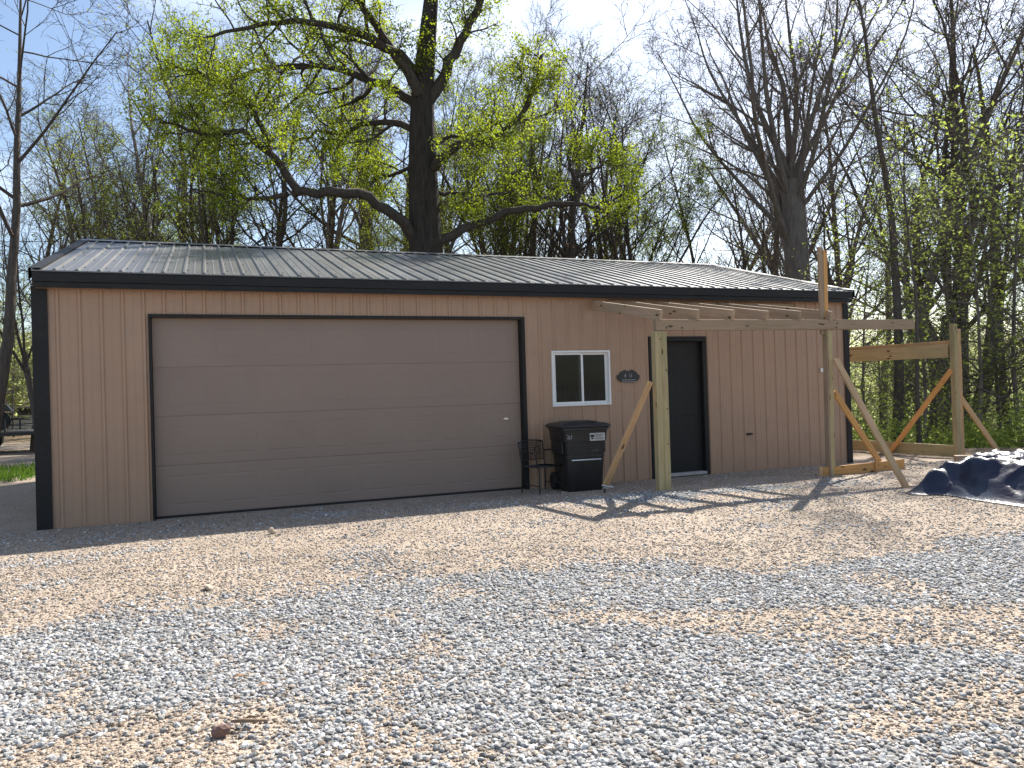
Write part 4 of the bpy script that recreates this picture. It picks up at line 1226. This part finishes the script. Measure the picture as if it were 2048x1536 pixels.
hero_limb([(838, 190, -.2), (805, 130, -.5), (775, 85, -.8), (745, 45, -1.1), (715, 0, -1.4), (680, -60, -1.6)], .15, .05, spec=HS)
hero_limb([(836, 262, 0), (800, 245, .3), (760, 240, .6), (725, 250, .9), (700, 268, 1.2), (640, 262, 1.6), (580, 285, 2)], .10, .025, spec=HS)
hero_limb([(840, 150, 0), (780, 95, -.8), (700, 60, -1.5), (610, 40, -2.2), (520, 45, -3), (420, 70, -3.5)], .13, .03, spec=HS)
hero_limb([(840, 210, .2), (770, 170, .8), (690, 140, 1.4), (610, 130, 2.0), (520, 140, 2.4), (420, 170, 2.8), (340, 175, 3)], .13, .03, spec=HS)
hero_limb([(868, 335, -.2), (885, 310, -.5), (910, 293, -.8), (945, 290, -1.0), (980, 288, -1.2), (1003, 262, -1.3), (1035, 238, -1.4), (1060, 205, -1.4), (1072, 160, -1.4), (1085, 110, -1.4)], .13, .035, spec=HS)
hero_limb([(866, 390, 0), (890, 385, .3), (930, 388, .6), (985, 392, .9), (1030, 380, 1.2)], .06, .02, spec=HS)
hero_limb([(838, 495, 0), (815, 455, -.3), (780, 420, -.6), (735, 393, -.9), (690, 385, -1.1), (640, 386, -1.3), (585, 388, -1.5)], .16, .10)
hero_limb([(600, 387, -1.45), (570, 350, -1.6), (545, 310, -1.7), (525, 285, -1.8), (480, 262, -2), (425, 270, -2.2), (370, 262, -2.4), (320, 240, -2.6)], .11, .03, spec=HS)
hero_limb([(538, 300, -1.75), (520, 255, -1.7), (500, 210, -1.6), (455, 170, -1.5), (400, 145, -1.4), (335, 125, -1.2)], .08, .025, spec=HS)
hero_limb([(575, 388, -1.5), (520, 400, -1.6), (455, 392, -1.8), (380, 375, -2)], .07, .02, spec=HS)
hero_limb([(870, 495, 0), (900, 470, .2), (945, 448, .4), (1000, 432, .6), (1060, 416, .8), (1120, 408, .9), (1165, 408, 1.0)], .135, .065)
hero_limb([(1165, 408, 1.0), (1190, 415, 1.1), (1215, 428, 1.2), (1230, 405, 1.3), (1250, 380, 1.3)], .05, .015, spec=HS)
hero_limb([(1157, 409, 1.0), (1155, 365, 1.0), (1140, 330, 1.0), (1130, 312, 1.0), (1145, 285, 1.1), (1165, 245, 1.1)], .07, .02, spec=HS)
hero_limb([(1155, 355, 1.0), (1180, 345, 1.1), (1215, 325, 1.2), (1240, 290, 1.3)], .05, .015, spec=HS)
hero_limb([(865, 285, .3), (905, 270, .6), (960, 262, 1), (1010, 240, 1.4)], .06, .02, spec=HS)
hero_limb([(838, 330, .3), (800, 345, .6), (760, 350, 1), (710, 330, 1.4)], .06, .02, spec=HS)
hero = finish(T, 'big_tree', 'large dark trunked tree with bright spring leaves and sweeping low limbs behind the roof', 'tree', MT['bark_dark'], leaf=MT['leaf_bright'], per=8.5, size=(.04, .092), spread=.075, loc=(hx, hy, hz))
print('hero', len(T.br), len(T.tips))

# --- the tall fan shaped bare tree over the right end of the roof
fx, fy = at(1600, 32)
FH = 18.6 - gz(fx, fy)
FT = forest_tree(31, FH, .56, 'fan', fork=(9.3 - gz(fx, fy))/FH, leaders=14, lang=(8, 46), lr=(.20, .40), tw=.008, n1=8, ltrop=.06, fine=dict(n2=8, n3=5, n4=4, rmin=.008))
finish(FT, 'bare_tree', 'tall bare tree with a thick trunk fanning out above the right end of the roof', 'tree', MT['bark_grey'], leaf=MT['leaf_bud'], per=.35, size=(.04, .07), loc=(fx, fy, gz(fx, fy)))
# left edge leaning bare tree
lx, ly = at(-28, 22)
LT = forest_tree(33, 14.2, .16, nl=17, lean=.13, t0=.42, ang=(40, 75), len=.42, trop=.05, fine=dict(n2=7, n3=5, n4=3))
finish(LT, 'bare_tree', 'leaning leafless tree at the left edge with long fine branches', 'tree', MT['bark_mid'], loc=(lx, ly, gz(lx, ly)))

# --- named single trees
place('fanA', 78, 26, .50, .85, label='small forked dark tree left of the roof corner')
place('bareB', 772, 27, .95, 1.75, label='thick grey trunked tree just left of the big dark tree')
place('fanA', 972, 30, .95, 1.1, label='forked bare tree with two dark stems right of the big dark tree')
place('bareA', 1066, 28, .75, .9, label='thin straight tree beside the low right limb of the big dark tree')
place('bareB', 1165, 27, .72, 1.3, label='grey stemmed tree behind the tip of the low right limb')
place('fanA', 1325, 27, .80, 1.25, label='grey forked bare tree above the middle of the right roof half')
place('bareA', 1245, 30, .72, .8, lean=(0, .12), label='thin tree leaning right between the two forked trees')
place('bareB', 1775, 36, hgt('bareB', 1775, 36, 19), 1.3, label='dark curving bare tree right of the fan shaped tree', lean=(0, .04))
place('fanA', 1858, 36, hgt('fanA', 1858, 36, 19.5), 1.3, label='dark tree with two stems splitting low near the right edge')
place('bareA', 1930, 38, hgt('bareA', 1930, 38, 20), 1.5, lean=(0, .08), label='dark tree leaning right above the lean-to post')
place('bareB', 2036, 36, hgt('bareB', 2036, 36, 20), 1.5, lean=(0, -.03), label='dark trunk standing on the right edge of the view')
place('bareA', 1905, 42, hgt('bareA', 1905, 42, 19), 1.8, label='dark straight trunk seen just left of the lean-to post')
place('pole', 1790, 24, 1.0, 1.4, label='slim dark trunk seen through the lean-to frame')
place('pole', 1835, 21, .55, 1.0, label='short broken looking trunk seen through the lean-to frame')
place('leafB', 745, 24, .62, .9, label='bright green bushy tree low behind the roof left of the big trunk')

for px, d, top, key in ((935, 25, 10.5, 'leafB'), (1085, 28, 12.4, 'leafB'), (1235, 29, 11.0, 'leafB'),
                        (215, 26, 8.3, 'leafA'), (430, 27, 11.5, 'leafA')):
    if key == 'leafB': place(key, px, d, hgt(key, px, d, top), .8, label='bright yellow green tree behind the roof right of the big dark trunk', group='bright trees right of the big trunk')
    else: place(key, px, d, hgt(key, px, d, top), .8, label='olive green leafy tree above the left part of the roof', group='leafy trees behind the left roof')
for px, d, hh in ((1740, 26, 1.3), (1835, 25, 1.4), (1890, 28, 1.7), (1945, 25, 1.5), (1990, 27, 1.8), (2050, 25, 1.7), (2100, 27, 1.6)):
    place('sapling', px, d, hh, .9, label='tall layered pale green understory tree near the right edge', group='layered trees at the right edge')
# --- woods in the background
rnd = random.Random(4)
sets = [
  # key list, px range, distance range, count, height factor of distance, label, group
  (('slim', 'bareA', 'slim', 'bareB'), (60, 340), (27, 46), 11, .31, 'thin nearly bare tree in the woods behind the left end of the garage', 'bare trees behind the left roof'),
  (('leafA', 'leafB', 'leafA'), (150, 560), (25, 40), 4, .34, 'olive green leafy tree above the left part of the roof', 'leafy trees behind the left roof'),
  (('slim', 'bareB', 'slim', 'slim', 'leafA'), (280, 860), (26, 46), 18, .43, 'tall thin tree with few leaves in the woods behind the left half of the roof', 'bare trees behind the left roof half'),
  (('slim', 'bareB', 'slim', 'slim', 'bareA'), (890, 1340), (27, 48), 14, .42, 'grey budding tree in the woods behind the middle of the roof', 'budding trees behind the middle of the roof'),
  (('slim', 'bareB', 'slim'), (1340, 1720), (34, 54), 9, .36, 'thin budding tree behind the right part of the roof', 'budding trees behind the right roof half'),
  (('slim', 'bareB', 'pole', 'slim'), (1690, 2250), (37, 60), 12, .42, 'tall thin tree in the woods right of the garage', 'tall trees right of the garage'),
]
for keys, (p0, p1), (d0, d1), n, hf, lab, grp in sets:
    for i in range(n):
        px = p0 + (p1-p0)*(i+rnd.random())/n; d = d0 + (d1-d0)*rnd.random()**1.3
        key = keys[rnd.randrange(len(keys))]
        base_h = {'slim': 18, 'bareA': 17, 'bareB': 18, 'fanA': 17, 'leafA': 15, 'leafB': 14, 'pole': 16}[key]
        x, y = at(px, d)
        h = (hf*d*rnd.uniform(.85, 1.15) + 1.4 - gz(x, y)*.6)/base_h
        h = max(.5, min(h, 1.35))
        if key == 'leafA': l2, g2 = 'olive green leafy tree above the left part of the roof', 'leafy trees behind the left roof'
        elif key == 'leafB': l2, g2 = 'bright yellow green tree behind the roof right of the big dark trunk', 'bright trees right of the big trunk'
        else: l2, g2 = lab, grp
        place(key, px, d, h, rnd.uniform(1.0, 1.7), label=l2, group=g2)
for i in range(18):
    px = 1690 + 480*(i+rnd.random())/18; d = 25 + 32*rnd.random()**1.2
    place(('sapling', 'sapling2', 'sapling')[i % 3], px, d, rnd.uniform(.75, 1.25), 1, label='pale green understory tree in the woods right of the garage', group='understory trees right of the garage')
for i in range(12):
    px = -60 + 150*(i+rnd.random())/12; d = 33 + 22*rnd.random()
    place(('sapling', 'sapling2')[i % 2], px, d, rnd.uniform(.8, 1.2), 1, label='pale green understory tree at the back of the left driveway', group='understory trees at the left')

# --- undergrowth and far wooded hillside, one mass each
def leaf_mass(name, cells, size, mat, seed, flat=.3):
    rg = np.random.default_rng(seed); C = []
    for (x, y, r, h, n) in cells:
        q = rg.normal(size=(n, 3)); q /= np.linalg.norm(q, axis=1, keepdims=True); q *= rg.random((n, 1))**.4
        # a few lobes per clump
        lob = rg.normal(size=(5, 3))*.45; q = q*.62 + lob[rg.integers(0, 5, n)]
        z0 = gz(x, y)
        C.append(np.stack([x+q[:, 0]*r, y+q[:, 1]*r, z0+h*.5+np.clip(q[:, 2], -1, 1.2)*h*.5], 1))
    C = np.concatenate(C)
    return tag(link(name, leaves_mesh(name, C, size, rg, flat, .7), mat), kind='stuff')
cells = []
rg2 = random.Random(9)
for i in range(90):
    px = 1690 + 470*rg2.random(); d = 20.5 + 22*rg2.random()**1.2; x, y = at(px, d)
    cells.append((x, y, rg2.uniform(.5, 1.3), rg2.uniform(.4, 1.4), 240))
leaf_mass('undergrowth', cells, (.05, .11), MT['leaf_under'], 3)
cells = []
for i in range(330):
    px = 1660 + 560*rg2.random(); d = 50 + 60*rg2.random()**1.2; x, y = at(px, d)
    cells.append((x, y, rg2.uniform(1.6, 3.4), rg2.uniform(5, 10)*(.6+.4*(d-50)/60), 300))
for i in range(60):
    px = -90 + 200*rg2.random(); d = 42 + 40*rg2.random(); x, y = at(px, d)
    cells.append((x, y, rg2.uniform(1.4, 2.6), rg2.uniform(3, 6), 500))
leaf_mass('distant_woods', cells, (.14, .30), MT['leaf_far'], 4)

# --- left: grass strip, trailer, quad bike, far car
rgG = np.random.default_rng(8)
n = 9000
gxx = -9 + 6.4*rgG.random(n); gyy = 6.6 + 3.3*rgG.random(n) + .25*np.sin(gxx*2)
ok = gxx < -2.35
gxx, gyy = gxx[ok], gyy[ok]; n = len(gxx)
gh = .05 + .12*rgG.random(n); ang = rgG.random(n)*6.28
bx = np.cos(ang)*.012; by = np.sin(ang)*.012; lx_ = rgG.normal(size=n)*.04; ly_ = rgG.normal(size=n)*.04
zz = ground_z(gxx, gyy)
V = np.stack([np.stack([gxx-bx, gyy-by, zz], 1), np.stack([gxx+bx, gyy+by, zz], 1), np.stack([gxx+lx_, gyy+ly_, zz+gh], 1)], 1).reshape(-1, 3)
tag(link('grass', fast_mesh('grass', V, np.arange(3*n).reshape(n, 3)), MT['grass']), kind='stuff')

tx, ty = -6.3, 17.2
tz = gz(tx, ty)
tr = empty('flatbed_trailer', (tx, ty, tz), 'black flatbed trailer parked across the driveway left of the garage', 'trailer')
mb = MB()
for yy in (-.95, .95): mb.box(-2.6, 2.6, yy-.04, yy+.04, .50, .60)
for xx in (-2.56, -1.3, 0, 1.3, 2.56): mb.box(xx-.04, xx+.04, -.9, .9, .51, .59)
mb.build('frame', MT['iron'], tr, off=(0,0,0))
pl = MB(); pl.box(-2.6, 2.6, -.058, .058, -.02, .02)
pm = pl.build('deck_plank', MT['deck'], tr, off=(0,0,0)); pm.location = (0, -.84, .62)
for k in range(1, 15):
    c = pm.copy(); COL.objects.link(c); c.parent = tr; c.location = (0, -.84+k*.12, .62)
mb = MB()
for yy in (-.97, .97):
    mb.tube([(-2.6, yy, .98), (2.6, yy, .98)], .02, 6); mb.tube([(-2.6, yy, .80), (2.6, yy, .80)], .015, 6)
    for xx in (-2.6, -1.3, 0, 1.3, 2.6): mb.box(xx-.02, xx+.02, yy-.02, yy+.02, .605, .98)
mb.build('side_rail', MT['iron'], tr, off=(0,0,0))
for xx in (-.4, .45):
    for yy in (-1.1, 1.1):
        m2 = MB(); m2.tube([(xx, yy-.1, .34), (xx, yy+.1, .34)], .34, 18); wv = m2.build('wheel', MT['rubber'], tr, off=(0,0,0))
        m2 = MB(); m2.tube([(xx, yy-.11, .34), (xx, yy+.11, .34)], .17, 14); m2.build('rim', MT['steel'], wv, off=(0,0,0))
for yy in (-1.1, 1.1):
    m2 = MB()
    m2.box(-.9, .95, yy-.13, yy+.13, .70, .715); m2.box(-.92, -.905, yy-.13, yy+.13, .5, .70); m2.box(.955, .97, yy-.13, yy+.13, .5, .70); m2.build('fender', MT['iron'], tr, off=(0,0,0))
mb = MB(); mb.tube([(2.6, -.5, .55), (3.9, 0, .5), (2.6, .5, .55)], .05, 6); mb.tube([(3.7, 0, 0), (3.7, 0, .7)], .035, 8); mb.build('tongue', MT['iron'], tr, off=(0,0,0))
q = empty('quad_bike', (-6.0, 17.2, tz+.64), 'dark quad bike standing on the trailer at the left edge', 'quad bike', rz=rad(8))
for xx in (-.6, .62):
    for yy in (-.42, .42):
        m2 = MB(); m2.tube([(xx, yy-.12, .29), (xx, yy+.12, .29)], .29, 16); wv = m2.build('tyre', MT['rubber'], q, off=(0,0,0))
        m2 = MB(); m2.tube([(xx, yy-.125, .29), (xx, yy+.125, .29)], .13, 12); m2.build('rim', MT['steel'], wv, off=(0,0,0))
m2 = MB(); m2.prism([(-.95, .55), (-.9, .72), (-.5, .74), (-.2, .62), (.2, .66), (.45, .82), (.85, .80), (1.0, .58), (.7, .62), (.3, .40), (-.3, .40), (-.6, .62)], 1, -.34, .34); m2.build('body', MT['truck_paint'], q, bevel=.02, off=(0,0,0))
m2 = MB(); m2.prism([(-.6, .745), (-.55, .86), (-.1, .82), (.12, .70), (-.2, .64)], 1, -.16, .16); m2.build('saddle', MT['rubber'], q, bevel=.02, off=(0,0,0))
m2 = MB(); m2.tube([(.4, 0, .8), (.3, 0, 1.02)], .03, 8); m2.tube([(.22, -.38, 1.04), (.32, -.1, 1.03), (.32, .1, 1.03), (.22, .38, 1.04)], .016, 8); m2.build('handlebar', MT['iron'], q, off=(0,0,0))
m2 = MB()
for k in range(6): m2.tube([(.55+k*.07, -.3, .85), (.55+k*.07, .3, .85)], .009, 5)
m2.tube([(.5, -.3, .86), (.95, -.3, .86)], .01, 5); m2.tube([(.5, .3, .86), (.95, .3, .86)], .01, 5); m2.build('rack', MT['iron'], q, off=(0,0,0))

kx, ky = at(46, 44)
kz = gz(kx, ky)
car = empty('parked_car', (kx, ky, kz), 'pale car parked far off among the trees at the left edge', 'car', rz=rad(12))
m2 = MB(); m2.prism([(-2.2, .35), (-2.2, .85), (-1.5, .95), (-.9, 1.42), (.6, 1.42), (1.2, .98), (2.1, .85), (2.2, .5), (2.1, .32)], 1, -.85, .85); m2.build('body', MT['car_paint'], car, bevel=.04, off=(0,0,0))
for s in (-1, 1):
    m2 = MB(); m2.prism([(-1.25, .98), (-.85, 1.34), (.5, 1.34), (.95, .98)], 1, s*.852, s*.862); m2.build('window', MT['glass_dark'], car, off=(0,0,0))
    for xx in (-1.35, 1.35):
        m2 = MB(); m2.tube([(xx, s*.70, .32), (xx, s*.87, .32)], .32, 16); m2.build('wheel', MT['rubber'], car, off=(0,0,0))

# overhead wire at the left
wq = MB()
A_ = Vector((-22, 14, 6.2)); B_ = Vector((3.5, 31, 10.2))
pts_ = []
for i in range(17):
    t = i/16; p = A_.lerp(B_, t); p.z -= .9*4*t*(1-t); pts_.append(p)
wq.tube(pts_, .016, 6, smooth=True)
tag(wq.build('overhead_wire', MT['rubber']), 'dark overhead wire crossing the sky left of the roof', 'wire')

for k, a in ARCH.items():
    if a.location.z < -50: a.location.z = 0
